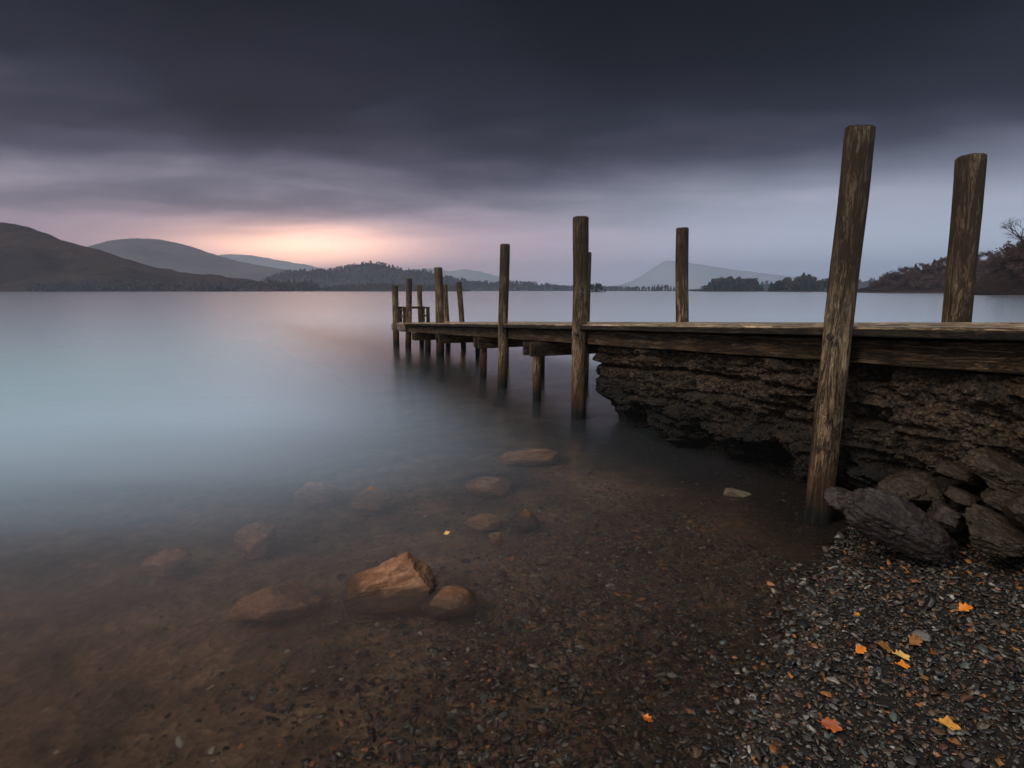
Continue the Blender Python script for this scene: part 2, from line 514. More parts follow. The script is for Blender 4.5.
def grid_axis(a, b, step, lo, hi):
    core = np.arange(a, b + 1e-6, step)
    left, right = [], []
    v, st = a, step
    while v > lo:
        st *= 1.25; v -= st; left.append(max(v, lo))
    v, st = b, step
    while v < hi:
        st *= 1.25; v += st; right.append(min(v, hi))
    return np.array(left[::-1] + list(core) + right)


XLO, XHI, YLO, YHI = -5200.0, 5200.0, -60.0, 6900.0
gx = grid_axis(-3.0, 5.0, 0.06, XLO, XHI)
gy = grid_axis(0.6, 7.5, 0.06, YLO, YHI)
GX, GY = np.meshgrid(gx, gy)
gz = ground_z(GX.ravel(), GY.ravel())
V = np.stack([GX.ravel(), GY.ravel(), gz], -1)
nx, ny = len(gx), len(gy)
idx = np.arange(nx * ny).reshape(ny, nx)
F = np.stack([idx[:-1, :-1], idx[:-1, 1:], idx[1:, 1:], idx[1:, :-1]], -1).reshape(-1, 4)
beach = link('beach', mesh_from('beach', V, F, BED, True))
tag(beach, 'dark shingle beach shelving down into a silty brown lake bed', 'beach', kind='structure')

WATER_MAT = water_material()
wv = [(XLO, YLO, 0), (XHI, YLO, 0), (XHI, YHI, 0), (XLO, YHI, 0)]
water = link('lake_water', mesh_from('lake_water', wv, [(0, 1, 2, 3)], WATER_MAT))
tag(water, 'smooth misty lake water clear over the stones at its edge', 'lake', kind='structure')


# ------------------------------------------------------------------ shingle
def shard(seed, sub=2, nclip=11):
    rng = np.random.default_rng(seed)
    V, F = ico(sub)
    for k in range(nclip):
        n = rng.normal(size=3); n /= np.linalg.norm(n)
        d = rng.uniform(0.32, 0.72)
        V = V - np.maximum(V @ n - d, 0)[:, None] * n
    V = V / np.abs(V).max() * 0.95
    V = V * np.array([1.0, rng.uniform(0.5, 0.85), rng.uniform(0.22, 0.42)]) + rng.normal(size=V.shape) * 0.012
    return V, F


SLOPE_J = 0.43
def make_shingle():
    rng = np.random.default_rng(11)
    temps = [shard(100 + k) for k in range(24)]
    N = 330000
    x = rng.uniform(-2.2, 5.2, N); y = rng.uniform(0.9, 6.2, N)
    z = ground_z(x, y)
    s = shore_s(x, y)
    px, py, zc = project(np.stack([x, y, z], -1))
    vis = (zc > 0.4) & (px > -60) & (px < 1110) & (py > 380) & (py < 860)
    # coverage: dense on the dry shingle, thinning away under water
    dens = np.where(s > -1.0, 1.0, np.exp(-(-s - 1.0) / 0.4))
    n2 = fbm(np.stack([x * 1.1, y * 1.1, x * 0], -1), 3, 31)
    dens = np.clip(dens * (1 + 0.5 * n2), 0.012, 1)
    oo = (x - 3.9 + SLOPE_J * y) * 0.919
    dens = np.where((s < -0.05) & (oo > -0.75 + 0.3 * n2), dens * 0.1, dens)
    keep = vis & (rng.random(N) < dens * 0.62)
    # the strip hidden under the jetty needs less
    x, y, z, s = x[keep], y[keep], z[keep], s[keep]
    n = len(x)
    size = np.clip(np.exp(rng.normal(math.log(0.0112), 0.45, n)), 0.005, 0.034)
    size = np.where(rng.random(n) < 0.02, size * 1.6, size)
    size = np.where(s < -0.9, size * 1.25, size)
    yaw = rng.uniform(0, 2 * np.pi, n)
    tilt = rng.normal(0, 0.32, n)
    roll = rng.normal(0, 0.32, n)
    which = rng.integers(0, len(temps), n)
    rnd = rng.random(n); tone = rng.random(n)
    lift = rng.uniform(-0.1, 0.75, n) * size
    cy, sy = np.cos(yaw), np.sin(yaw)
    ct, st = np.cos(tilt), np.sin(tilt)
    cr, sr = np.cos(roll), np.sin(roll)
    Rm = np.zeros((n, 3, 3))
    Rz = np.zeros((n, 3, 3)); Rz[:, 0, 0] = cy; Rz[:, 0, 1] = -sy; Rz[:, 1, 0] = sy; Rz[:, 1, 1] = cy; Rz[:, 2, 2] = 1
    Rx = np.zeros((n, 3, 3)); Rx[:, 0, 0] = 1; Rx[:, 1, 1] = ct; Rx[:, 1, 2] = -st; Rx[:, 2, 1] = st; Rx[:, 2, 2] = ct
    Ry = np.zeros((n, 3, 3)); Ry[:, 1, 1] = 1; Ry[:, 0, 0] = cr; Ry[:, 0, 2] = sr; Ry[:, 2, 0] = -sr; Ry[:, 2, 2] = cr
    Rm = Rx @ Ry @ Rz
    Vs, Fs, A, T = [], [], [], []
    base = 0
    for k, (tv, tf) in enumerate(temps):
        m = which == k
        c = m.sum()
        if not c: continue
        v = np.einsum('nij,vj->nvi', Rm[m], tv) * size[m][:, None, None]
        v += np.stack([x[m], y[m], z[m] + lift[m]], -1)[:, None, :]
        nv = len(tv)
        f = tf[None] + (np.arange(c) * nv)[:, None, None] + base
        Vs.append(v.reshape(-1, 3)); Fs.append(f.reshape(-1, 3))
        A.append(np.repeat(rnd[m], nv)); T.append(np.repeat(tone[m], nv))
        base += c * nv
    me = mesh_from('shingle', np.concatenate(Vs), np.concatenate(Fs), GRAVEL, False, {'rnd': np.concatenate(A), 'tone': np.concatenate(T)})
    o = link('gravel', me)
    tag(o, 'wet grey and rust slate shingle covering the beach and shallows', 'gravel', kind='stuff')
    print('pebbles', n)
make_shingle()


# ------------------------------------------------------------------ rocks
def rock_mesh(name, seed, dims, mat, sub=5, nclip=10, rough=0.10, planes=None, clip=(0.5, 0.85), smooth=False, strata=0.0, chips=0):
    rng = np.random.default_rng(seed)
    V, F = ico(sub)
    pl = []
    if planes:
        for n, d in planes:
            n = np.array(n, float); n /= np.linalg.norm(n); pl.append((n, d))
    for k in range(nclip):
        n = rng.normal(size=3); n /= np.linalg.norm(n)
        pl.append((n, rng.uniform(*clip)))
    for n, d in pl:
        V = V - np.maximum(V @ n - d, 0)[:, None] * n
    for k in range(chips):
        n = rng.normal(size=3); n /= np.linalg.norm(n)
        d = (V @ n).max() * rng.uniform(0.86, 0.97)
        V = V - np.maximum(V @ n - d, 0)[:, None] * n
    N = V / np.linalg.norm(V, axis=1)[:, None]
    if chips:
        rg = np.abs(fbm(V * 3.1 + seed, 4, seed + 2, 0.6))
        V = V - N * (np.clip(0.16 - rg, 0, 1) * 0.45)[:, None]
    V = V + N * (fbm(V * 2.2 + seed, 4, seed) * rough)[:, None] + N * (fbm(V * 8 + seed, 4, seed + 5, 0.6) * rough * 0.45)[:, None]
    if strata:
        q = np.stack([V[:, 0] * 0.7, V[:, 1] * 0.7, V[:, 2] * 7 + V[:, 0] * 2.0], -1)
        V = V + N * (np.abs(fbm(q, 3, seed + 9)) * -strata)[:, None]
    V = V * np.array(dims)
    return mesh_from(name, V, F, mat, smooth)


def add_rock(name, label, loc, dims, seed, mat, rot=(0, 0, 0), cat='rock', group=None, **kw):
    o = link(name, rock_mesh(name, seed, dims, mat, **kw), None, loc, rot)
    return tag(o, label, cat, group)


# the brown wedge that breaks the surface
p = atz(388, 590, 0.0)
add_rock('rock', 'rust brown wedge shaped rock standing clear of the water with a ridged top', (p.x - 0.02, p.y + 0.02, -0.01), (0.29, 0.18, 0.20), 4, ROCK_BROWN,
         rot=(R(0), R(-17), R(8)), sub=6, nclip=3, clip=(0.72, 0.9), rough=0.05, strata=0.10,
         planes=[((-0.25, -0.15, 1), 0.52), ((0.15, -1, 0.45), 0.5), ((-1, -0.2, 0.1), 0.82), ((1, -0.1, 0.35), 0.78), ((0.1, 1, 0.4), 0.6), ((0.55, -0.6, 0.8), 0.72)])
p = atz(450, 603, -0.03)
add_rock('rock', 'rounded brown rock just awash right of the wedge shaped rock', (p.x, p.y, -0.055), (0.155, 0.13, 0.105), 21, ROCK_BROWN, rot=(0, 0, R(20)), nclip=8, clip=(0.7, 0.95), rough=0.05)


def sunk(label, px, py, w, h, ztop, seed, mat=ROCK_SUNK, rz=0):
    c = atz(px, py, ztop - 0.04)
    zc = c.y * cp + (EYE - c.z) * sp
    hw = w / 2 * zc / FPX
    hd = max(hw * 0.7, h / 2 * zc / FPX / 0.5)
    gzv = float(ground_z(c.x, c.y)[0])
    hh = max((ztop - gzv) * 0.62, 0.05)
    add_rock('rock', label, (c.x, c.y, ztop - hh * 0.85), (hw * 1.12, min(hd, hw * 1.1), hh), seed, mat, rot=(R(seed % 9 - 4), R(seed % 7 - 3), R(rz)),
             nclip=9, clip=(0.55, 0.92), rough=0.09, chips=14)


sunk('broad flat brown rock under the water left of the wedge shaped rock', 274, 601, 84, 36, -0.06, 31, rz=12)
sunk('brown rock under misty water above the broad sunken rock', 257, 537, 42, 22, -0.06, 32, rz=25)
sunk('dim brown rock in blue shallows straight above the wedge shaped rock', 371, 497, 42, 18, -0.03, 33)
sunk('dark topped rock alone in the shallows in front of the short jetty piles', 489, 487, 42, 18, -0.045, 34, rz=-10)
sunk('smooth tan rock under the shallows, left one of a touching pair', 482, 522, 38, 14, -0.03, 35)
sunk('dark brown rock just breaking the surface, right one of a touching pair', 523, 518, 32, 15, 0.02, 36, ROCK_BROWN)
sunk('low dark reddish rock in the shade near the tall jetty post', 530, 457, 58, 14, -0.04, 37)
sunk('small round brown stone under water below the touching pair of rocks', 497, 543, 16, 10, -0.06, 38)
sunk('faint sunken rock farthest left in the murky shallows', 168, 577, 56, 18, -0.24, 39)
sunk('long dim sunken rock left of the dim rock in blue shallows', 318, 500, 44, 12, -0.16, 43)
p = atz(735, 492, 0.03)
add_rock('rock', 'tan elongated stone lying in the dark water beneath the stone pier', (p.x, p.y, 0.02), (0.125, 0.05, 0.035), 52, ROCK_PALE, rot=(0, R(4), R(-14)), nclip=8, clip=(0.6, 0.9), rough=0.03)


# heap of boulders at the foot of the stone pier
def heap(label, px, py, Y, dims, seed, mat, rot, **kw):
    c = atY(px, py, Y)
    add_rock('boulder', label, tuple(c), dims, seed, mat, rot=tuple(R(a) for a in rot), cat='boulder', chips=26, **kw)


heap('long dark slate slab tilted down to the shingle at the front of the boulder heap', 898, 524, 3.12, (0.36, 0.17, 0.15), 61, ROCK_SLATE, (14, 21, -14), sub=6,
     nclip=3, clip=(0.75, 0.95), strata=0.07, rough=0.10, planes=[((0.05, -0.6, 1), 0.55), ((0, -1, -0.15), 0.62), ((-1, 0.1, 0.5), 0.8), ((1, -0.5, 0.15), 0.83), ((0.7, 0.3, 0.9), 0.8)])
SLABP = [((0.05, -0.35, 1), 0.45), ((0.1, -1, 0.1), 0.6), ((-1, -0.3, 0.2), 0.75), ((1, -0.25, 0.15), 0.72)]
heap('flat brown boulder lying on the long slate slab against the pier', 914, 491, 3.40, (0.23, 0.17, 0.105), 62, ROCK_HEAP, (10, -10, 8), planes=[((0.1, -0.5, 1), 0.4), ((1, -0.3, 0.1), 0.62), ((-0.5, -1, 0.2), 0.55)], nclip=5, sub=6)
heap('big sloping slab at the top right of the heap', 1010, 474, 3.02, (0.25, 0.19, 0.105), 63, ROCK_HEAP, (8, 20, -12), planes=SLABP, nclip=4, sub=6, strata=0.03)
heap('small brown boulder tucked under the pier left of the big sloping slab', 962, 473, 3.24, (0.14, 0.13, 0.065), 64, ROCK_HEAP, (5, 8, 10), planes=SLABP, nclip=6)
heap('oval pale brown boulder below the big sloping slab', 1006, 500, 2.93, (0.12, 0.11, 0.052), 65, ROCK_HEAP, (10, 4, -6), nclip=7, clip=(0.55, 0.9), strata=0.05)
heap('shadowed small boulder between the flat boulder and the oval boulder', 967, 499, 3.14, (0.115, 0.11, 0.07), 66, ROCK_HEAP, (0, 16, 20), planes=SLABP, nclip=6)
heap('wide low slab resting on shingle at the lower right of the heap', 1004, 534, 2.86, (0.30, 0.18, 0.10), 67, ROCK_HEAP, (16, 12, -12), planes=SLABP, nclip=4, sub=6, strata=0.03)
heap('dark boulder wedged in the gap behind the long slate slab end', 950, 514, 3.22, (0.12, 0.12, 0.10), 68, ROCK_SLATE, (0, 10, 30), planes=SLABP, nclip=5)
heap('boulder partly out of frame beside the oval pale brown boulder', 1046, 508, 2.75, (0.18, 0.16, 0.15), 69, ROCK_HEAP, (0, 14, 0), planes=SLABP, nclip=5)
heap('low dark boulder in the water at the near post foot', 846, 500, 3.45, (0.14, 0.12, 0.08), 70, ROCK_SLATE, (6, 12, 14), planes=SLABP, nclip=5)

# ------------------------------------------------------------------ the jetty
SLOPE = 0.43
AX = Vector((-SLOPE, 1, 0)).normalized()          # along the jetty, out into the lake
NRM = Vector((AX.y, -AX.x, 0))                    # across the jetty, away from the camera
JETTY_BASE = Vector((3.9 - SLOPE * 3.0, 3.0, 0.0))
ANG = math.atan2(AX.y, AX.x)


def deck_z(Y):
    return 1.564 - 0.053 * Y


def J(Y, o, z):
    """point at front line station Y, offset o across, height z"""
    return Vector((3.9 - SLOPE * Y, Y, 0)) + NRM * o + Vector((0, 0, z))


jetty = empty('jetty', JETTY_BASE)
tag(jetty, 'weathered wooden jetty on tall round posts sloping out over the lake', 'jetty')
TILT = math.atan(0.053 * AX.y)                    # fall of the deck along its axis
# local frame of sloping pieces: x along axis, y across, z up from deck
ROT = Matrix((AX, NRM * -1, Vector((0, 0, 1)))).transposed().to_3x3()
SL = (AX - Vector((0, 0, 0.053 * AX.y))).normalized()
YC = NRM * -1
ZC = SL.cross(YC).normalized()
RJ = Matrix((SL, YC, ZC)).transposed().to_quaternion()


def box_verts(lx, ly, lz, nx=24, wob=0.004, seed=0, bev=0.008):
    """long bevelled timber along x, with slightly uneven faces"""
    xs = np.linspace(-lx / 2, lx / 2, nx)
    prof = [(-ly / 2 + bev, -lz / 2), (ly / 2 - bev, -lz / 2), (ly / 2, -lz / 2 + bev), (ly / 2, lz / 2 - bev),
            (ly / 2 - bev, lz / 2), (-ly / 2 + bev, lz / 2), (-ly / 2, lz / 2 - bev), (-ly / 2, -lz / 2 + bev)]
    V, F = [], []
    for x in xs:
        for (y, z) in prof:
            V.append((x, y, z))
    V = np.array(V)
    V[:, 1] += wob * fbm(V * np.array([1.5, 5, 5]) + seed, 3, seed)
    V[:, 2] += wob * fbm(V * np.array([1.5, 5, 5]) + seed + 40, 3, seed + 1)
    k = len(prof)
    for i in range(nx - 1):
        for j in range(k):
            F.append((i * k + j, i * k + (j + 1) % k, (i + 1) * k + (j + 1) % k, (i + 1) * k + j))
    F.append(tuple(range(k))[::-1])
    F.append(tuple((nx - 1) * k + j for j in range(k)))
    return V, F


def timber(name, A, B, w, h, mat, parent, seed=0, up=Vector((0, 0, 1)), wob=0.006):
    d = B - A
    L = d.length
    x = d.normalized()
    y = up.cross(x).normalized()
    z = x.cross(y)
    q = Matrix((x, y, z)).transposed().to_quaternion()
    V, F = box_verts(L, w, h, max(4, int(L * 6)), wob, seed)
    org = parent.matrix_world.translation if parent.parent is None else parent.location + parent.parent.location
    base = parent.location if parent.parent is None else parent.parent.location + parent.location
    o = link(name, mesh_from(name, V, F, mat), parent, (A + B) / 2 - base, q)
    return o


# deck: one mesh of long planks butted over the piles
def build_deck():
    rng = np.random.default_rng(5)
    V_all, F_all, A = [], [], []
    W, n = 1.62, 11
    pw = W / n
    for k in range(n):
        t = 0.9 / AX.y
        ends = [t]
        while ends[-1] < 17.6 / AX.y - 1.2:
            ends.append(ends[-1] + rng.uniform(2.6, 4.2))
        ends[-1] = 17.62 / AX.y
        for a, b in zip(ends[:-1], ends[1:]):
            V, F = box_verts(b - a - 0.006, pw - 0.007, 0.045, max(6, int((b - a) * 7)), 0.003, k * 17 + len(A), 0.005)
            V[:, 0] += (a + b) / 2
            V[:, 1] -= (k + 0.5) * pw
            V[:, 2] += rng.normal(0, 0.0018) + 0.004 * vnoise(np.stack([V[:, 0] * 0.5 + k * 7, V[:, 1] * 0, V[:, 2] * 0], -1), k)
            off = len(A)
            V_all.append(V)
            F_all += [tuple(i + off for i in f) for f in F]
            A += [rng.random()] * len(V)
    o0 = J(0, 0.02, deck_z(0) - 0.0225)
    return link('deck', mesh_from('deck', np.concatenate(V_all), F_all, DECK, False, {'rnd': A}), jetty, o0 - JETTY_BASE, RJ)
build_deck()
for i, (a, b) in enumerate(((0.95, 4.6), (4.604, 9.0), (9.004, 13.2), (13.204, 15.9))):
    timber('added_dark_edge_strip', J(a, -0.002, deck_z(a) - 0.036), J(b, -0.002, deck_z(b) - 0.036), 0.036, 0.05, EDGE, jetty, 90 + i, wob=0.003)  # dark strip added over the plank sides, shade and wet moss in its colour

# long side beams, each in lengths butted at the piles
cuts = [0.95, 3.95, 7.15, 9.5, 13.9, 16.9]
for side, o in ((0, 0.14), (1, 1.52)):
    for i, (a, b) in enumerate(zip(cuts[:-1], cuts[1:])):
        h = 0.165
        zo = 0.045 + 0.035 + h / 2
        timber('side_beam', J(a + 0.004, o, deck_z(a) - zo), J(b - 0.004, o, deck_z(b) - zo), 0.075, h, BEAM, jetty, 10 + i + 7 * side)
# middle joist
timber('joist', J(0.95, 0.85, deck_z(0.95) - 0.135), J(17.0, 0.85, deck_z(17.0) - 0.135), 0.07, 0.15, BEAM, jetty, 40)
# end boards
timber('end_board', J(15.95, 0.045, deck_z(15.95) - 0.12), J(17.62, 0.045, deck_z(17.62) - 0.12), 0.04, 0.18, FENDER, jetty, 50)
timber('end_board', J(17.64, 0.07, deck_z(17.64) - 0.13), J(17.64, 1.6, deck_z(17.64) - 0.13), 0.04, 0.17, FENDER, jetty, 51)


def post_mesh(L, r, seed, seg=72, slant=0.0):
    rings = max(24, int(L / 0.035))
    zs = np.linspace(0, L, rings)
    th = np.linspace(0, 2 * np.pi, seg, endpoint=False)
    TH, ZZ = np.meshgrid(th, zs)
    cx, sx = np.cos(TH).ravel(), np.sin(TH).ravel()
    z = ZZ.ravel()
    P = np.stack([cx * 1.3, sx * 1.3, z * 0.8], -1) + seed * 3.1
    rad = r * (1 + 0.05 * fbm(P, 3, seed) + 0.035 * fbm(np.stack([cx * 5, sx * 5, z * 0.9], -1) + seed, 3, seed + 3))
    groove = fbm(np.stack([cx * 9, sx * 9, z * 0.5], -1) + seed, 2, seed + 8)
    rad = rad - r * 0.06 * np.maximum(0, groove - 0.25)
    knot = fbm(np.stack([cx * 2.5, sx * 2.5, z * 3.5], -1) + seed, 2, seed + 12)
    rad = rad + r * 0.08 * np.maximum(0, knot - 0.35)
    prng = np.random.default_rng(seed * 7 + 1)
    for _ in range(5):
        a0 = prng.uniform(0, 2 * np.pi); zc_ = L - prng.uniform(0, 1) ** 1.5 * L * 0.9; hl = prng.uniform(0.15, 0.6)
        drift = 0.35 * fbm(np.stack([z * 1.2, z * 0 + a0, z * 0], -1), 2, seed + 21)
        da = (TH.ravel() - a0 - drift + np.pi) % (2 * np.pi) - np.pi
        rad = rad - r * prng.uniform(0.10, 0.2) * np.exp(-(da / 0.07) ** 2) * np.clip(1.3 - ((z - zc_) / hl) ** 2, 0, 1)
    chip = fbm(np.stack([cx * 2.2, sx * 2.2, z * 6], -1) + seed * 5, 3, seed + 31)
    rad = rad - r * 0.22 * np.clip(chip - 0.12, 0, 1) * np.clip((z - L + 0.12) / 0.12, 0, 1)
    bx = 0.02 * fbm(np.stack([z * 0.6, z * 0, z * 0], -1) + seed, 2, seed + 1)
    by = 0.02 * fbm(np.stack([z * 0.6, z * 0 + 5, z * 0], -1) + seed, 2, seed + 2)
    x = cx * rad + bx
    y = sx * rad + by
    zz = z.copy()
    top = z > L - 1e-6
    zz[top] += slant * cx[top] * r + 0.004 * fbm(np.stack([cx[top] * 2, sx[top] * 2, z[top]], -1), 2, seed + 4)
    V = np.stack([x, y, zz], -1)
    idx = np.arange(rings * seg).reshape(rings, seg)
    nxt = np.roll(idx, -1, axis=1)
    F = [tuple(f) for f in np.stack([idx[:-1], nxt[:-1], nxt[1:], idx[1:]], -1).reshape(-1, 4)]
    # worn rim and flat top
    last = idx[-1]
    c = V[last].mean(0)
    rim = c + (V[last] - c) * 0.80
    rim[:, 2] = V[last][:, 2] + 0.016
    ctr = c + np.array([0, 0, 0.018])
    b = len(V)
    V = np.concatenate([V, rim, ctr[None]])
    for i in range(seg):
        j = (i + 1) % seg
        F.append((last[i], last[j], b + j, b + i))
        F.append((b + i, b + j, b + seg))
    F.append(tuple(idx[0][::-1]))
    return V, F


def post(foot, top, Y, width_px, seed, name='post', label=None, slant=0.0, ext=None, topY=None, mat=POST):
    A = atY(foot[0], foot[1], Y)
    B = atY(top[0], top[1], topY or Y)
    d = (B - A).normalized()
    gz_ = float(ground_z(A.x, A.y)[0])
    k = (A.z - (min(gz_, 0) - 0.25)) / d.z
    A = A - d * k
    zc = Y * cp
    r = width_px / 2 * zc / FPX
    L = (B - A).length
    V, F = post_mesh(L, r, seed, slant=slant)
    q = d.to_track_quat('Z', 'Y')
    me = mesh_from(name, V, F, mat, True)
    for pl in me.polygons:
        if len(pl.vertices) != 4: pl.use_smooth = False
    o = link(name, me, jetty, A - JETTY_BASE, q)
    if label: o['label'] = label
    return o, A, d, r


def bolt_on(post_o, A, d, r, px, py, Y):
    tgt = atY(px, py, Y - r)
    q = post_o.rotation_euler.to_quaternion()
    loc = q.inverted() @ (tgt - A)
    bm = bmesh.new()
    bmesh.ops.create_cone(bm, segments=20, radius1=0.026, radius2=0.026, depth=0.012, cap_ends=True, matrix=Matrix.Rotation(R(90), 4, 'X'))
    bmesh.ops.create_cone(bm, segments=6, radius1=0.015, radius2=0.014, depth=0.02, cap_ends=True, matrix=Matrix.Translation((0, -0.014, 0)) @ Matrix.Rotation(R(90), 4, 'X'))
    me = bpy.data.meshes.new('bolt'); bm.to_mesh(me); bm.free(); me.materials.append(IRON)
    # push outwards to the wood's surface
    rr = math.hypot(loc.x, loc.y)
    o = link('bolt', me, post_o, (loc.x, loc.y, loc.z), (0, 0, 0))
    return o


near = post((819, 505), (860.5, 128), 3.88, 26.6, 1, slant=0.12, label='tall near post leaning right with paler lower half')
bolt_on(*near, 829.5, 337, 3.88)
post((956.5, 322), (971.5, 158), 4.71, 24.2, 2, slant=0.06, label='tall dark post behind the deck at the right')
post((681.5, 322), (683.5, 229), 7.79, 12.2, 3)
f2 = post((577.5, 419), (580.8, 218), 7.2, 15.2, 4, label='tall post at the end of the stone pier with rust stained foot')
bolt_on(*f2, 577.5, 334, 7.2)
post((584.5, 381), (587.2, 253), 10.25, 9.5, 5)
f3 = post((501.5, 388), (505.5, 245), 9.5, 10, 6)
bolt_on(*f3, 502.5, 330, 9.5)
post((440.5, 356), (438.7, 268), 14.2, 8.2, 7)
post((448, 343), (444.8, 285), 17.5, 5.2, 8)
post((464, 347), (458.5, 282.5), 16.3, 5.4, 9, label='thin far post leaning left')
post((408.6, 347.6), (408.6, 279), 16.25, 6.0, 10)
post((396, 345), (394.6, 286), 17.0, 6.2, 11)
post((422, 342.5), (419, 286), 17.9, 4.9, 12)


def top_py(Y, px, drop):
    """pixel row of a point at station Y, drop below the deck"""
    zz = deck_z(Y) - drop
    y = project(np.array([[0, Y, zz]]))[1][0]
    return float(y)


for i, (px, py, Y, w) in enumerate([(536, 401, 8.36, 8.6), (541.5, 371, 11.4, 6.0), (507, 359, 13.5, 5.0), (483.7, 378, 10.7, 7.4), (478, 352, 15.0, 4.6), (427.5, 351.6, 15.2, 6.0)]):
    o, A, d, r = post((px, py), (px + 0.3, top_py(Y, px, 0.30 if i != 5 else 0.24)), Y, w, 30 + i, name='pile')

# cross beams clasping the piles in pairs
for i, Y in enumerate([8.28, 10.65, 13.0, 15.1]):
    for k, dy in enumerate((-0.10, 0.10)):
        a = J(Y + dy, -0.14 if i == 0 else 0.02, deck_z(Y) - 0.25 - 0.10)
        b = J(Y + dy, 1.72, deck_z(Y) - 0.25 - 0.10)
        cb = timber('cross_beam', a, b, 0.06, 0.19, BEAM, jetty, 60 + i * 2 + k)
        if i == 0 and k == 0:
            for q, (dx, dz) in enumerate(((0.28, 0.035), (0.28, -0.045))):
                bm = bmesh.new()
                bmesh.ops.create_cone(bm, segments=10, radius1=0.014, radius2=0.012, depth=0.016, cap_ends=True, matrix=Matrix.Rotation(R(90), 4, 'X'))
                me = bpy.data.meshes.new('bolt'); bm.to_mesh(me); bm.free(); me.materials.append(IRON)
                L = (b - a).length
                link('bolt', me, cb, (-L / 2 + dx, 0.036 if True else 0, dz))

# boarding ladder rail at the jetty's end
lad = empty('ladder', J(17.2, 0.42, deck_z(17.2)) - JETTY_BASE)
lad.parent = jetty
def lad_box(name, c, dims, seed):
    V, F = box_verts(dims[0], dims[1], dims[2], 6, 0.003, seed)
    q = Quaternion((0, 0, 1), ANG)
    return link(name, mesh_from(name, V, F, BEAM), lad, q @ Vector(c), q)
def lad_upright(c, h, seed):
    V, F = box_verts(h, 0.09, 0.09, 8, 0.004, seed)
    V = V[:, [2, 1, 0]] * np.array([-1, 1, 1])
    q = Quaternion((0, 0, 1), ANG)
    return link('upright', mesh_from('upright', V, F, BEAM), lad, q @ Vector((c[0], c[1], h / 2)), q)
for sx_ in (-0.28, 0.28):
    lad_upright((sx_, 0.15, 0), 0.42, 71)
    lad_upright((sx_, -0.55, 0), 0.42, 72)
for sx_ in (-0.28, 0.28):
    o_ = timber('rail', Vector((0, 0, 0)), Vector((0.8, 0, 0)), 0.06, 0.05, BEAM, lad, 73)
    q = Quaternion((0, 0, 1), ANG)
    o_.location = q @ Vector((sx_, -0.2, 0.445)); o_.rotation_euler = (0, 0, ANG + R(90))
for y_, z_ in ((0.15, 0.2), (-0.55, 0.2), (0.15, 0.375)):
    lad_box('rung', (0, y_, z_), (0.46, 0.05, 0.05), 74)


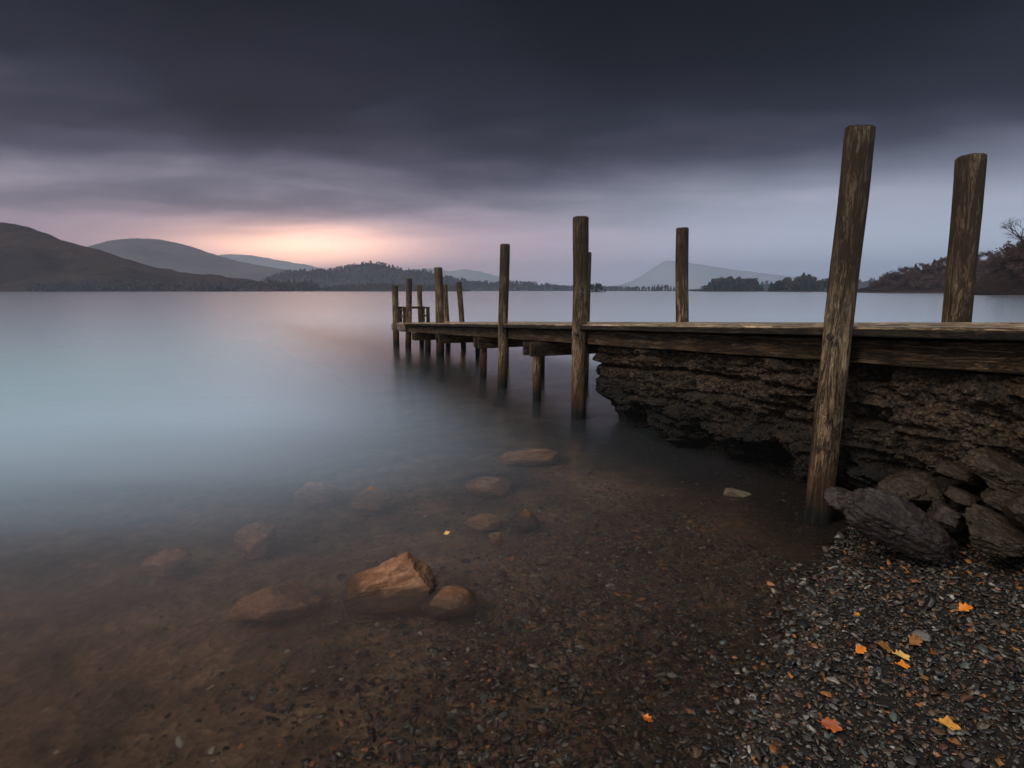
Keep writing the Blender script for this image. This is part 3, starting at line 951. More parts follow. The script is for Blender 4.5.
# ------------------------------------------------------------------ stone pier
def build_pier():
    nL, nT = 760, 150
    # stations along the jetty from the lake end (Y=7.25) back to the land (Y=0.6)
    Yend, Yland = 7.28, 0.6
    W = 1.18
    zt0 = 0.262
    prof = []
    # closed profile, t: front face top -> down -> under -> back up -> top
    nf = 150
    for k in range(nf):
        prof.append(('f', k / (nf - 1)))
    for k in range(1, 12):
        prof.append(('u', k / 12))
    for k in range(0, 30):
        prof.append(('b', 1 - k / 29))
    for k in range(1, 12):
        prof.append(('t', 1 - k / 12))
    V = []
    us = np.linspace(0, 1, nL) ** 1.15
    cols = len(prof)
    Ys = Yend + (Yland - Yend) * us
    for u, Y in zip(us, Ys):
        zt = deck_z(Y) - zt0
        zb = -0.55
        for (s, k) in prof:
            z = zt + (zb - zt) * k if s in 'fb' else (zb if s == 'u' else zt)
            hh = z
            under = max(0.0, 0.27 + 0.16 * math.sin(Y * 2.3 + 0.7) * math.sin(Y * 5.1) + 0.05 * math.sin(Y * 13.0) - hh)
            under = min(under * 1.4, 0.34)
            if s == 'f': o = 0.20 + under
            elif s == 'b': o = 0.20 + W
            else:
                f0 = 0.20 + (0.34 if s == 'u' else 0)
                o = f0 + (0.20 + W - f0) * k
            V.append((Y, o, z))
    V = np.array(V)
    Yv, ov, zv = V[:, 0].copy(), V[:, 1].copy(), V[:, 2].copy()
    tlen = (Yend - Yv) / AX.y                      # metres from the lake end
    h01 = zv - (deck_z(Yv) - 1.15)                 # height in the wall, follows the slope
    # ragged lake end: courses stick out by different amounts
    hz = np.array([-0.6, -0.12, -0.05, 0.02, 0.10, 0.22, 0.36, 0.5, 0.62, 0.645, 0.68, 0.70, 0.76, 0.9, 1.2])
    px_ = np.array([0.55, 0.50, 0.42, 0.30, 0.20, 0.13, 0.10, 0.02, 0.01, 0.09, 0.10, 0.02, 0.0, 0.04, 0.06])
    end_off = np.interp(h01, hz, px_)
    fall = np.exp(-tlen / 0.5)
    nrm_o = np.where(ov < 0.8, -1.0, 1.0)
    # bedding grooves with wandering height
    wob = 0.05 * fbm(np.stack([tlen * 0.8, zv * 0, ov * 0], -1), 3, 77)
    groove = np.zeros(len(V))
    for g, depth, wd, sd in ((0.66, 0.15, 0.026, 1), (0.50, 0.10, 0.02, 2), (0.80, 0.10, 0.02, 3), (0.37, 0.10, 0.022, 4), (0.21, 0.08, 0.022, 5)):
        gh = g + wob * 0.7 + 0.045 * fbm(np.stack([tlen * 1.7 + sd * 9, zv * 0, ov * 0], -1), 3, 80 + sd)
        on = np.clip(0.55 + 0.9 * fbm(np.stack([tlen * 0.9 + sd * 5, zv * 0, ov * 0], -1), 2, 90 + sd), 0, 1)
        groove += depth * on * np.exp(-((h01 - gh) / wd) ** 2)
    Pn = np.stack([tlen, zv * 1.6, ov], -1)
    rough = 0.10 * fbm(Pn * 1.7, 4, 60) + 0.10 * fbm(np.stack([tlen * 5, zv * 8, ov * 5], -1), 4, 61, 0.6) + 0.05 * fbm(Pn * 20, 4, 62, 0.65)
    blocks = 0.09 * np.sign(fbm(np.stack([tlen * 1.6, np.floor(h01 * 6.5 + wob * 4) * 3.3, ov * 0], -1), 2, 64))
    disp = rough + 0.5 * blocks * np.clip(fbm(Pn * 0.9, 2, 65) + 0.4, 0, 1) - groove
    # no bulging up into the timbers
    isf = (np.abs(ov - 0.2) < 0.46)
    ov2 = ov + nrm_o * disp * np.where(isf | (ov > 1.3), 1, 0.2)
    tl2 = tlen + end_off * fall - fall * np.where(tlen < 0.02, disp * 0.0, 0)
    # round the lake end in plan
    mid = 0.20 + W / 2
    rel = (ov2 - mid) / (W / 2)
    rnd = np.clip(1 - tl2 / 0.28, 0, 1)
    ov2 = mid + (ov2 - mid) * (1 - 0.5 * rnd ** 2)
    tl2 = tl2 + 0.04 * fbm(np.stack([zv * 9, ov * 4, tlen * 3], -1), 4, 66) * np.exp(-tlen / 0.3)
    Y2 = Yend - tl2 * AX.y
    Z2 = zv + 0.012 * fbm(Pn * 8, 3, 67)
    Z2 = np.minimum(Z2, deck_z(Y2) - 0.253)
    base = Vector((3.9 - SLOPE * 4.0, 4.0, 0)) + NRM * 0.8
    W3 = np.stack([3.9 - SLOPE * Y2 + NRM.x * ov2, Y2 + NRM.y * ov2, Z2], -1)
    W3 = W3 - np.array(base)
    idx = np.arange(nL * cols).reshape(nL, cols)
    nxt = np.roll(idx, -1, axis=1)
    F = np.stack([idx[:-1], idx[1:], nxt[1:], nxt[:-1]], -1).reshape(-1, 4)
    F = [tuple(f) for f in F]
    # cap at both ends as fans
    b = len(W3)
    c0 = W3[idx[0]].mean(0); c1 = W3[idx[-1]].mean(0)
    # ragged cap: three inner rings
    ringsV = []
    prev = idx[0]
    P0 = W3[idx[0]]
    for k in range(1, 14):
        f = k / 14
        rr = P0 + (c0 - P0) * f
        n = fbm(rr * 7, 4, 99) * 0.09 + 0.05 * math.sin(f * 3.1)
        rr = rr + np.array(AX)[None] * (n * min(1, f * 4))[:, None]
        ids = np.arange(b, b + cols); b += cols
        ringsV.append(rr)
        for i in range(cols):
            j = (i + 1) % cols
            F.append((prev[i], prev[j], ids[j], ids[i]))
        prev = ids
    W3 = np.concatenate([W3] + ringsV + [c0[None] + np.array(AX) * 0.05, c1[None]])
    for i in range(cols):
        j = (i + 1) % cols
        F.append((prev[i], prev[j], b))
        F.append((idx[-1][j], idx[-1][i], b + 1))
    o = link('stone_pier', mesh_from('stone_pier', W3, F, MASONRY, False), None, base)
    tag(o, 'rough crumbling dark stone pier under the landward end of the jetty', 'stone pier')
build_pier()


# ------------------------------------------------------------------ fallen leaves
def leaf_material(name, c0, c1):
    m, nt = new_mat(name)
    tc = nt.n('ShaderNodeTexCoord')
    n = nt.noise(tc.outputs['Object'], 30, 4)
    col = nt.ramp(n, [(0.35, c0), (0.65, c1)])
    b = finish(nt, col, 0.45, n, 0.3, 0.003, spec=0.4)
    return m
LEAF_O = leaf_material('orange_leaf', (0.55, 0.13, 0.01), (0.85, 0.30, 0.03))
LEAF_Y = leaf_material('golden_leaf', (0.40, 0.15, 0.015), (0.70, 0.36, 0.06))
LEAF_R = leaf_material('rusty_leaf', (0.20, 0.045, 0.012), (0.42, 0.10, 0.018))
LEAF_B = leaf_material('brown_leaf', (0.16, 0.06, 0.015), (0.33, 0.15, 0.04))
LEAF_P = leaf_material('pale_yellow_leaf', (0.75, 0.38, 0.09), (0.9, 0.58, 0.2))


def leaf(label, px, py, length_px, mat, rz, seed, lobes=3, afloat=False):
    rng = np.random.default_rng(seed)
    s0 = atz(px, py, 0.1)
    for _ in range(6):
        zz = float(ground_z(s0.x, s0.y)[0]) + 0.028
        s0 = atz(px, py, zz)
    if afloat: s0 = atz(px, py, 0.004)
    zc = s0.y * cp + (EYE - s0.z) * sp
    L = 0.8 * length_px * zc / FPX
    n = 26
    V, F = [], []
    curl = rng.uniform(0.25, 0.6)
    for i in range(n):
        t = i / (n - 1)
        env = math.sin(math.pi * min(1, t * 1.02) ** 0.8) ** 0.7 if 0 < t < 1 else 0
        w = 0.33 * env * (1 + 0.24 * math.cos(t * lobes * 2 * math.pi + 0.6))
        for j, sgn in enumerate((-1, -0.5, 0, 0.5, 1)):
            zz = curl * abs(sgn) ** 1.5 * w + 0.10 * math.sin(t * 3.0 + seed) + (0 if sgn else -0.012)
            V.append(((t - 0.5), sgn * w * (1 + 0.12 * math.sin(9 * t + seed)), zz))
    for i in range(n - 1):
        for j in range(4):
            a = i * 5 + j
            F.append((a, a + 1, a + 6, a + 5))
    # stalk
    b = len(V)
    for k in range(5):
        x = -0.5 - 0.05 * k
        for (dy, dz) in ((-0.012, 0), (0.012, 0), (0, 0.018)):
            V.append((x, dy + 0.008 * k * k * 0.5, dz + 0.10 * math.sin(seed)))
    for k in range(4):
        for j in range(3):
            F.append((b + k * 3 + j, b + k * 3 + (j + 1) % 3, b + k * 3 + 3 + (j + 1) % 3, b + k * 3 + 3 + j))
    V = np.array(V) * L
    me = mesh_from('leaf', V, F, mat, True)
    o = link('leaf', me, None, s0, (R(rng.uniform(8, 26)), R(rng.uniform(-22, 22)), R(rz)))
    md = o.modifiers.new('thickness', 'SOLIDIFY'); md.thickness = 0.0015
    tag(o, label, 'leaf', 'fallen autumn leaves on the shingle')


leaf('bright orange curled leaf at the left of the leaf cluster', 861, 650, 17, LEAF_O, 20, 1)
leaf('brown gold leaf touching the pale yellow lobed leaf on its left', 886, 648, 20, LEAF_B, -20, 2)
leaf('pale yellow lobed leaf in the middle of the leaf cluster', 903, 655, 22, LEAF_P, 10, 3, 3)
leaf('glowing orange leaf just below the pale yellow leaf', 904, 665.5, 16, LEAF_O, 0, 4, 2)
leaf('mottled brown gold leaf at the top of the leaf cluster', 915, 641, 20, LEAF_B, 30, 5)
leaf('flat orange leaf lying alone up the beach towards the boulders', 966, 609, 18, LEAF_O, 5, 6)
leaf('dark red leaf right of the leaf cluster', 933, 653, 13, LEAF_R, 40, 7)
leaf('rust and orange leaf on the shingle at the water edge', 832, 726, 24, LEAF_R, -35, 8)
leaf('long golden leaf twisted among stones at the lower right', 950, 725, 25, LEAF_Y, -20, 9, 2)
leaf('brown leaf low in the middle of the dry shingle', 925, 678, 11, LEAF_B, 12, 10, 2)
leaf('small brown gold leaf in the bottom right corner', 999, 762, 12, LEAF_B, 60, 11, 2)
leaf('orange leaf under the clear shallows', 648, 720, 14, LEAF_O, -30, 13)
leaf('tiny pale leaf floating on the water behind the wedge shaped rock', 447, 533, 9, LEAF_P, 10, 16, 2, True)
leaf('small yellow leaf at the top of the wet shingle', 857, 614, 9, LEAF_Y, 25, 15, 2)


# ------------------------------------------------------------------ trees
def tube(A, B, r0, r1, seg=6):
    A, B = Vector(A), Vector(B)
    d = (B - A).normalized()
    q = d.to_track_quat('Z', 'Y')
    V = []
    for P, r in ((A, r0), (B, r1)):
        for i in range(seg):
            a = 2 * math.pi * i / seg
            V.append(tuple(P + q @ Vector((math.cos(a) * r, math.sin(a) * r, 0))))
    F = [(i, (i + 1) % seg, seg + (i + 1) % seg, seg + i) for i in range(seg)]
    return V, F


def cards(C, N, size, rng, elong=1.0):
    """small leaf-sized quads at centres C, facing N roughly"""
    n = len(C)
    u = rng.normal(size=(n, 3)); u -= (u * N).sum(1)[:, None] * N
    u /= np.linalg.norm(u, axis=1)[:, None]
    v = np.cross(N, u)
    s = size * rng.uniform(0.6, 1.3, n)
    u = u * (s * elong)[:, None]; v = v * s[:, None]
    V = np.stack([C - u - v * 0.6, C + u - v, C + u * 0.8 + v, C - u * 1.1 + v * 0.8], 1).reshape(-1, 3)
    F = np.arange(4 * n).reshape(-1, 4)
    return V, F


def conifer_geo(seed, h, r, n=520, cs=0.035):
    rng = np.random.default_rng(seed)
    t = rng.random(n) ** 0.75
    z = h * (0.12 + 0.88 * (1 - t)) 
    frac = (h - z) / h
    tier = 0.75 + 0.35 * np.abs(np.sin(frac * 17 + seed))
    rad = r * frac ** 0.8 * tier * np.sqrt(rng.uniform(0.15, 1, n))
    a = rng.uniform(0, 2 * np.pi, n)
    rad = rad * (1 + 0.25 * np.sin(3 * a + seed))
    C = np.stack([rad * np.cos(a), rad * np.sin(a), z - rad * 0.25], -1)
    N = np.stack([np.cos(a), np.sin(a), rng.uniform(-.2, 1.0, n)], -1) + rng.normal(size=(n, 3)) * 0.4
    N /= np.linalg.norm(N, axis=1)[:, None]
    V, F = cards(C, N, h * cs, rng, 1.6)
    return V, F


def broad_geo(seed, h, r, n=620, twig=False, cs=None):
    rng = np.random.default_rng(seed)
    lobes = []
    for k in range(9):
        a = rng.uniform(0, 2 * np.pi); q = r * rng.uniform(0, 0.62)
        lobes.append((q * math.cos(a), q * math.sin(a), h * rng.uniform(0.42, 0.84), r * rng.uniform(0.32, 0.52)))
    L = np.array(lobes)
    k = rng.integers(0, len(L), n)
    d = rng.normal(size=(n, 3)); d /= np.linalg.norm(d, axis=1)[:, None]
    C = L[k, :3] + d * (L[k, 3] * rng.uniform(0.35, 1.05, n))[:, None]
    N = d + rng.normal(size=(n, 3)) * 0.5
    N /= np.linalg.norm(N, axis=1)[:, None]
    return cards(C, N, h * (cs or (0.022 if twig else 0.034)), rng, 2.4 if twig else 1.1)


def trunk_geo(seed, h, r0, conifer):
    rng = np.random.default_rng(seed + 500)
    V, F = [], []
    def add(A, B, a, b):
        v, f = tube(A, B, a, b)
        o = len(V); V.extend(v); F.extend([tuple(i + o for i in q) for q in f])
    add((0, 0, -1), (0.02 * h, 0, h * 0.45), r0, r0 * 0.6)
    add((0.02 * h, 0, h * 0.45), (0, 0, h * 0.92), r0 * 0.6, r0 * 0.12)
    if not conifer:
        for k in range(7):
            a = rng.uniform(0, 6.28); z = h * rng.uniform(0.25, 0.6); L = h * rng.uniform(0.2, 0.34)
            add((0.01 * h, 0, z), (L * math.cos(a), L * math.sin(a), z + L * rng.uniform(0.5, 1.0)), r0 * 0.35, r0 * 0.08)
    return V, F


PROTO = {}
def proto(kind, i):
    key = (kind, i)
    if key not in PROTO:
        if kind == 'pine':
            c = mesh_from('crown', *conifer_geo(i, 10, 2.4), CONIFER); t = mesh_from('trunk', *trunk_geo(i, 10, 0.22, True), BARK)
        elif kind == 'broad':
            c = mesh_from('crown', *broad_geo(i + 50, 10, 4.4), BROAD); t = mesh_from('trunk', *trunk_geo(i + 50, 10, 0.3, False), BARK)
        else:
            c = mesh_from('crown', *broad_geo(i + 90, 10, 4.2, 900, True), TWIGS); t = mesh_from('trunk', *trunk_geo(i + 90, 10, 0.3, False), BARK)
        PROTO[key] = (c, t)
    return PROTO[key]


def tree(kind, i, loc, h, rz, name, label, group, wide=1.0):
    c, t = proto(kind, i)
    e = empty(name, loc)
    e.rotation_euler = (0, 0, rz)
    e.scale = (h / 10 * wide, h / 10 * wide, h / 10)
    tag(e, label, 'tree', group)
    link('crown', c, e); link('trunk', t, e)
    return e


def island(name, x0p, x1p, D, hmax, mat, label, depth=None):
    """low hump of land rising from the water"""
    xa = (x0p - 512) / FPX * D * cp; xb = (x1p - 512) / FPX * D * cp
    cx, w = (xa + xb) / 2, (xb - xa) / 2
    dep = depth or w * 0.5
    n, m_ = 60, 30
    u = np.linspace(-1, 1, n); v = np.linspace(-1, 1, m_)
    U, Vv = np.meshgrid(u, v)
    rr = U ** 2 + Vv ** 2
    z = hmax * np.clip(1 - rr, -0.6, 1) + 0.4 * fbm(np.stack([U.ravel() * 5, Vv.ravel() * 5, U.ravel() * 0], -1), 3, 3).reshape(U.shape) * hmax * 0.5 - 0.05
    z = np.where(rr > 1.02, -1.5, z)
    P = np.stack([U.ravel() * w, Vv.ravel() * dep, z.ravel()], -1)
    idx = np.arange(n * m_).reshape(m_, n)
    F = np.stack([idx[:-1, :-1], idx[:-1, 1:], idx[1:, 1:], idx[1:, :-1]], -1).reshape(-1, 4)
    o = link(name, mesh_from(name, P, F, mat, True), None, (cx, D + dep, 0))
    tag(o, label, 'island', kind='structure')
    return cx, w, dep


def plant_island(seed, n, x0p, x1p, D, dep, prof, hland, pine_share, labels, group, jitter=0.12, name=None):
    """individual trees; prof gives the silhouette's pixel height along the island"""
    rng = np.random.default_rng(seed)
    for k in range(n):
        f = (k + rng.uniform(0.1, 0.9)) / n
        px = x0p + (x1p - x0p) * f
        y = D + dep * (1 + rng.uniform(-0.75, 0.6) * (1 - abs(2 * f - 1) * 0.6))
        x = (px - 512) / FPX * y * cp
        hp = np.interp(f, np.linspace(0, 1, len(prof)), prof)
        h = max(3.0, hp * D / FPX - hland * 0.7) * rng.uniform(1 - 2.2 * jitter, 1 + jitter)
        kind = 'pine' if rng.random() < pine_share else 'broad'
        i = int(rng.integers(0, 4))
        nm = 'conifer' if kind == 'pine' else 'broadleaf_tree'
        tree(kind, i, (x, y, hland * 0.5 * (1 - abs(2 * f - 1))), h, rng.uniform(0, 6.28), nm, labels[0 if kind == 'pine' else 1], group, rng.uniform(0.9, 1.4))


cx, w, dep = island('islet', 585, 609, 620, 0.8, BANK_MAT, 'tiny tree topped islet behind the tall post by the stone pier', 6)
plant_island(1, 6, 588, 606, 620, 6, [11, 11.5, 10, 10, 6, 3], 0.8, 0.75, ['dark pine on the tiny islet behind the tall jetty post', 'rounded tree on the tiny islet behind the tall jetty post'], 'trees on the tiny islet')
cx, w, dep = island('islet', 628, 678, 1500, 2.0, BANK_MAT, 'long low bluish islet below the distant mountain', 25)
plant_island(2, 22, 630, 676, 1500, 25, [3, 5, 5.5, 6, 6.5, 7.5, 6, 4], 2.0, 0.7, ['bluish conifer on the long low islet below the mountain', 'bluish rounded tree on the long low islet below the mountain'], 'trees on the long low islet')
cx, w, dep = island('wooded_island', 697, 766, 900, 2.5, BANK_MAT, 'wooded island left of the near post, the one with taller conifers', 28)
plant_island(3, 44, 700, 764, 900, 28, [4, 9, 13, 15.5, 15, 16.5, 15.5, 13, 15, 10, 5.5], 2.5, 0.7, ['dark conifer on the wooded island left of the wooded point', 'rounded dark tree on the wooded island left of the wooded point'], 'trees on the wooded island')
cx, w, dep = island('wooded_point', 766, 846, 760, 2.5, BANK_MAT, 'wooded point just left of the near post', 30)
plant_island(4, 40, 769, 842, 760, 30, [9, 12, 12, 15, 14, 18, 18, 14, 11, 14, 13, 12, 11], 2.5, 0.42, ['dark conifer on the wooded point just left of the near post', 'rounded bare crowned tree on the wooded point just left of the near post'], 'trees on the wooded point')


# ------------------------------------------------------------------ hills
def hill(name, label, pts, D, depth, mat, nu=260, nv=46, rough=0.03, seed=0, base=-2.0, fine=0.0, front=0.45, zmap=None):
    """a ridge: skyline pixel points at distance D become real heights; the slope comes down to the water in front and behind"""
    pts = np.array(pts, float)
    X = np.array([atY(p_[0], p_[1], D).x for p_ in pts]); Z = np.array([atY(p_[0], p_[1], D).z for p_ in pts])
    u = np.linspace(X[0], X[-1], nu)
    zr = np.interp(u, X, Z)
    k = np.ones(7) / 7
    zr = np.convolve(np.pad(zr, 3, 'edge'), k, 'valid')
    zr = zr * (1 + 0.018 * fbm(np.stack([u / zr.max() * 7, u * 0, u * 0], -1), 4, seed + 40))
    v = np.linspace(-1, 1, nv)
    U, Vv = np.meshgrid(u, v)
    f = np.where(Vv < 0, 1 - np.abs(Vv) ** 1.25, 1 - np.abs(Vv) ** 1.1)
    ZR = np.repeat(zr[None], nv, 0)
    H = float(zr.max())
    yy = D + np.where(Vv < 0, Vv * depth * front, Vv * depth * 0.22)
    P = np.stack([U.ravel() / H * 1.6, yy.ravel() / H * 1.6, np.zeros(U.size)], -1)
    n = fbm(P, 5, seed).reshape(U.shape)
    z = ZR * f + H * rough * 4 * n * (f * (1 - f) * 2.2 + 0.05)
    if fine:
        n2 = fbm(np.stack([U.ravel(), yy.ravel(), U.ravel() * 0], -1) / 14.0, 3, seed + 4).reshape(U.shape)
        z = z + fine * np.abs(n2) * np.clip(f * 5, 0, 1)
    z = z + base * (1 - np.clip(f * 6, 0, 1))
    idx = np.arange(nu * nv).reshape(nv, nu)
    F = np.stack([idx[:-1, :-1], idx[:-1, 1:], idx[1:, 1:], idx[1:, :-1]], -1).reshape(-1, 4)
    o = link(name, mesh_from(name, np.stack([U.ravel(), yy.ravel() , z.ravel()], -1), F, mat, True))
    tag(o, label, 'hill', kind='structure')
    def surf(x, t):
        """surface point on the front slope, t 0 at the water .. 1 at the crest"""
        zz = np.interp(x, u, zr)
        vv = -(1 - t)
        ff = 1 - abs(vv) ** 1.25
        return D + vv * depth * front, zz * ff
    return surf, (X[0], X[-1])


def wood(name, label, surf, xr, n, hrange, seed, pine_share, trange=(0.0, 1.0), twig=False, skew=1.0):
    """a far-off wood that reads as one mass"""
    rng = np.random.default_rng(seed)
    Vs, Fs, b = [], [], 0
    V0 = []
    mats = TWIGS if twig else (FAR_PINE if pine_share > 0.5 else FAR_BROAD)
    for k in range(n):
        x = rng.uniform(*xr)
        t = trange[0] + (trange[1] - trange[0]) * rng.random() ** skew
        y, z = surf(x, t)
        h = rng.uniform(*hrange)
        if rng.random() < pine_share:
            V, F = conifer_geo(int(rng.integers(0, 1e6)), h, h * 0.36, 90, 0.075)
        else:
            V, F = broad_geo(int(rng.integers(0, 1e6)), h, h * 0.55, 110 if not twig else 300, twig, None if twig else 0.07)
        if twig or pine_share <= 0.5 or True:
            c = V.mean(0)
            V = V + np.array([x, y, z - 0.3])
        Vs.append(V); Fs.append(F + b); b += len(V)
    o = link(name, mesh_from(name, np.concatenate(Vs), np.concatenate(Fs), mats))
    tag(o, label, 'wood', kind='stuff')


hill('hill', 'dark bracken covered hill at the far left', [(-260, 262), (-180, 240), (-90, 226), (-30, 221), (5, 222), (20, 224), (37, 228), (48, 233), (60, 239), (78, 243.5), (98, 249), (117, 256), (137, 262), (152, 268), (164, 272), (195, 276), (234, 281), (270, 286), (300, 290)], 1300, 900, HILL_BRACKEN, rough=0.10, seed=3)
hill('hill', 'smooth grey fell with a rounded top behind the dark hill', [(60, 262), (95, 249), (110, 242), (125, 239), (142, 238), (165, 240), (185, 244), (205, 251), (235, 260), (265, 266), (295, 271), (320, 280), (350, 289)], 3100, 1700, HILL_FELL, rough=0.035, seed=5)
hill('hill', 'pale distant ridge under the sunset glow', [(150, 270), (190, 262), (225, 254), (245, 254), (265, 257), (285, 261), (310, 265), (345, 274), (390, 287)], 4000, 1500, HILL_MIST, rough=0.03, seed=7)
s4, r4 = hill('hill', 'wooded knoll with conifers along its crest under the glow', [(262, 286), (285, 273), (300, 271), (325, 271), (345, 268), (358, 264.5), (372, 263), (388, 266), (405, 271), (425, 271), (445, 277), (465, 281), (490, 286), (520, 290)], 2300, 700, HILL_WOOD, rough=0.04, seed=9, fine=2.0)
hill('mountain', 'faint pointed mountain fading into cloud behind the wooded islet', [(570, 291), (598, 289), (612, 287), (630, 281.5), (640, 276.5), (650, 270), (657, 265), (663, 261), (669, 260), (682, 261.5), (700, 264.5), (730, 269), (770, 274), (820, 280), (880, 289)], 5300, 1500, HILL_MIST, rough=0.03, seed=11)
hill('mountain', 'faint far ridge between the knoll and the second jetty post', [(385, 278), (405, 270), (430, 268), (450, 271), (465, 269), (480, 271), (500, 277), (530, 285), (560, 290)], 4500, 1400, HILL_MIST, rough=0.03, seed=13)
s6, r6 = hill('wooded_shore', 'low bluish wooded shore behind the jetty posts', [(415, 287), (450, 285.5), (480, 284), (510, 283), (540, 285.5), (560, 288), (600, 289.5), (640, 290)], 2000, 400, HILL_WOOD, rough=0.04, seed=15, fine=2.0)
s7, r7 = hill('wooded_shore', 'dark wooded shore behind the jetty end', [(325, 290), (345, 287.5), (370, 286.5), (400, 286), (430, 287), (455, 288.5), (470, 290)], 1150, 160, HILL_WOOD, rough=0.03, seed=17, fine=1.0)
s8, r8 = hill('far_shore', 'low hazy shore behind the wooded island and point', [(690, 289.5), (740, 286), (765, 284), (800, 285), (850, 283), (880, 280), (920, 283)], 1700, 300, HILL_WOOD, rough=0.03, seed=19, fine=1.5)

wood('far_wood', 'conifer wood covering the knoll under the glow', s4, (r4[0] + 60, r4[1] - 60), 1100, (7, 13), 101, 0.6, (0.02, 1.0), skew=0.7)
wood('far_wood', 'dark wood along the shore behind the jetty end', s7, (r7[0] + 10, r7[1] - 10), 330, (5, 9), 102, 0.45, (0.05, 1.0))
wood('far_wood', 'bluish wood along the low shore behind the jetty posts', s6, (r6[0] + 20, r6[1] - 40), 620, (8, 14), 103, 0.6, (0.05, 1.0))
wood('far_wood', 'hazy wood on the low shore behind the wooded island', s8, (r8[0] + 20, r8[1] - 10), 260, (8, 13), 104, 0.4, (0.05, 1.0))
def s1(x, t):
    y, z = 1300 - 405 * (1 - t), 1.0
    return y, 1.0 + t * 25
wood('far_wood', 'trees along the foot of the dark hill at the far left', s1, (atY(20, 291, 900).x, atY(300, 291, 900).x), 420, (6, 13), 105, 0.4, (0.0, 0.25))

# right hand banks
se, re_ = hill('wooded_bank', 'russet wooded bank rising behind the two nearest posts', [(846, 291), (864, 290), (876, 286), (888, 278), (901, 274), (915, 271), (930, 268), (948, 265), (980, 261), (1002, 257), (1080, 248), (1180, 241)], 470, 150, BANK_MAT, rough=0.03, seed=21, base=-1.0)
wood('bank_wood', 'bare russet woodland covering the bank behind the two nearest posts', se, (re_[0] + 16, re_[1]), 520, (5.5, 9.0), 106, 0.06, (0.02, 1.0), twig=True)
sf, rf_ = hill('near_bank', 'nearest dark bank at the right edge of the lake', [(966, 294), (982, 284), (994, 271), (1005, 261), (1014, 256), (1026, 250), (1060, 238), (1110, 226), (1180, 218)], 225, 60, BANK_MAT, rough=0.03, seed=23, base=-0.8)
wood('bank_wood', 'bare russet woodland on the nearest bank at the right edge', sf, (rf_[0] + 8, rf_[1]), 230, (4.0, 7.5), 107, 0.03, (0.02, 1.0), twig=True)
# thin strip of reeds at the foot of the bank
def reeds():
    rng = np.random.default_rng(9)
    x0, x1 = atY(862, 292, 398).x, atY(985, 292, 398).x
    n = 2600
    x = rng.uniform(x0, x1, n); y = 400 + rng.uniform(-3, 3, n)
    h = rng.uniform(0.7, 1.5, n)
    w_ = 0.12
    lean = rng.normal(0, 0.15, n)
    A = np.stack([x - w_, y, np.full(n, -0.1)], -1); B = np.stack([x + w_, y + rng.uniform(-.1, .1, n), np.full(n, -0.1)], -1)
    C = np.stack([x + lean, y, h], -1)
    V = np.stack([A, B, C], 1).reshape(-1, 3)
    o = link('reeds', mesh_from('reeds', V, np.arange(3 * n).reshape(-1, 3), REED))
    tag(o, 'thin strip of russet reeds at the foot of the wooded bank', 'reeds', kind='stuff')
reeds()


# bare tree at the right edge
def bare_tree(loc, h, seed):
    rng = random.Random(seed)
    e = empty('bare_tree', loc)
    tag(e, 'leafless tree with spreading twigs above the nearest bank at the right edge', 'tree')
    VT, FT, VC, FC = [], [], [], []
    def add(V, F, A, B, a, b, seg=5):
        v, f = tube(A, B, a, b, seg)
        o = len(V); V.extend(v); F.extend([tuple(i + o for i in q) for q in f])
    def grow(P, d, L, r, lvl):
        Q = P + d * L
        if lvl < 2: add(VT, FT, P, Q, r, r * 0.72, 7)
        else: add(VC, FC, P, Q, max(r, 0.022), max(r * 0.65, 0.018), 4)
        if lvl >= 6: return
        for k in range(3 if lvl < 5 else 2):
            ax = Vector((rng.gauss(0, 1), rng.gauss(0, 1), rng.gauss(0, 0.6))).normalized()
            nd = (d + ax * rng.uniform(0.45, 0.85) + Vector((0, 0, 0.06))).normalized()
            grow(Q - d * L * rng.uniform(0, 0.25), nd, L * rng.uniform(0.62, 0.84), r * 0.58, lvl + 1)
    grow(Vector((0, 0, -0.5)), Vector((0.05, 0, 1)).normalized(), h * 0.27, h * 0.026, 0)
    link('trunk', mesh_from('trunk', VT, FT, BARK), e)
    link('crown', mesh_from('crown', VC, FC, BARK), e)
yb, zb = sf(atY(1036, 255, 210).x, 0.8)
bt = atY(1020, 262, yb)
bare_tree((bt.x, yb, sf(bt.x, 0.8)[1] - 0.4), 23.0, 5)

# ------------------------------------------------------------------ haze
HAZE_D = 1.9e-4
def haze_box():
    x0, x1, y0, y1, z0, z1 = XLO - 60, XHI + 60, YLO - 40, YHI + 60, -6.8, 292.0
    V = [(x0, y0, z0), (x1, y0, z0), (x1, y1, z0), (x0, y1, z0), (x0, y0, z1), (x1, y0, z1), (x1, y1, z1), (x0, y1, z1)]
    F = [(3, 2, 1, 0), (4, 5, 6, 7), (0, 1, 5, 4), (1, 2, 6, 5), (2, 3, 7, 6), (3, 0, 4, 7)]
    m, nt = new_mat('haze')
    v = nt.n('ShaderNodeVolumePrincipled', {'Color': (0.68, 0.72, 0.83, 1), 'Density': HAZE_D, 'Anisotropy': 0.80})
    o = nt.n('ShaderNodeOutputMaterial')
    nt.link(v.outputs[0], o.inputs['Volume'])
    ob = link('haze', mesh_from('haze', V, F, m))
    tag(ob, 'thin evening haze over the lake and hills', 'haze', kind='stuff')
haze_box()

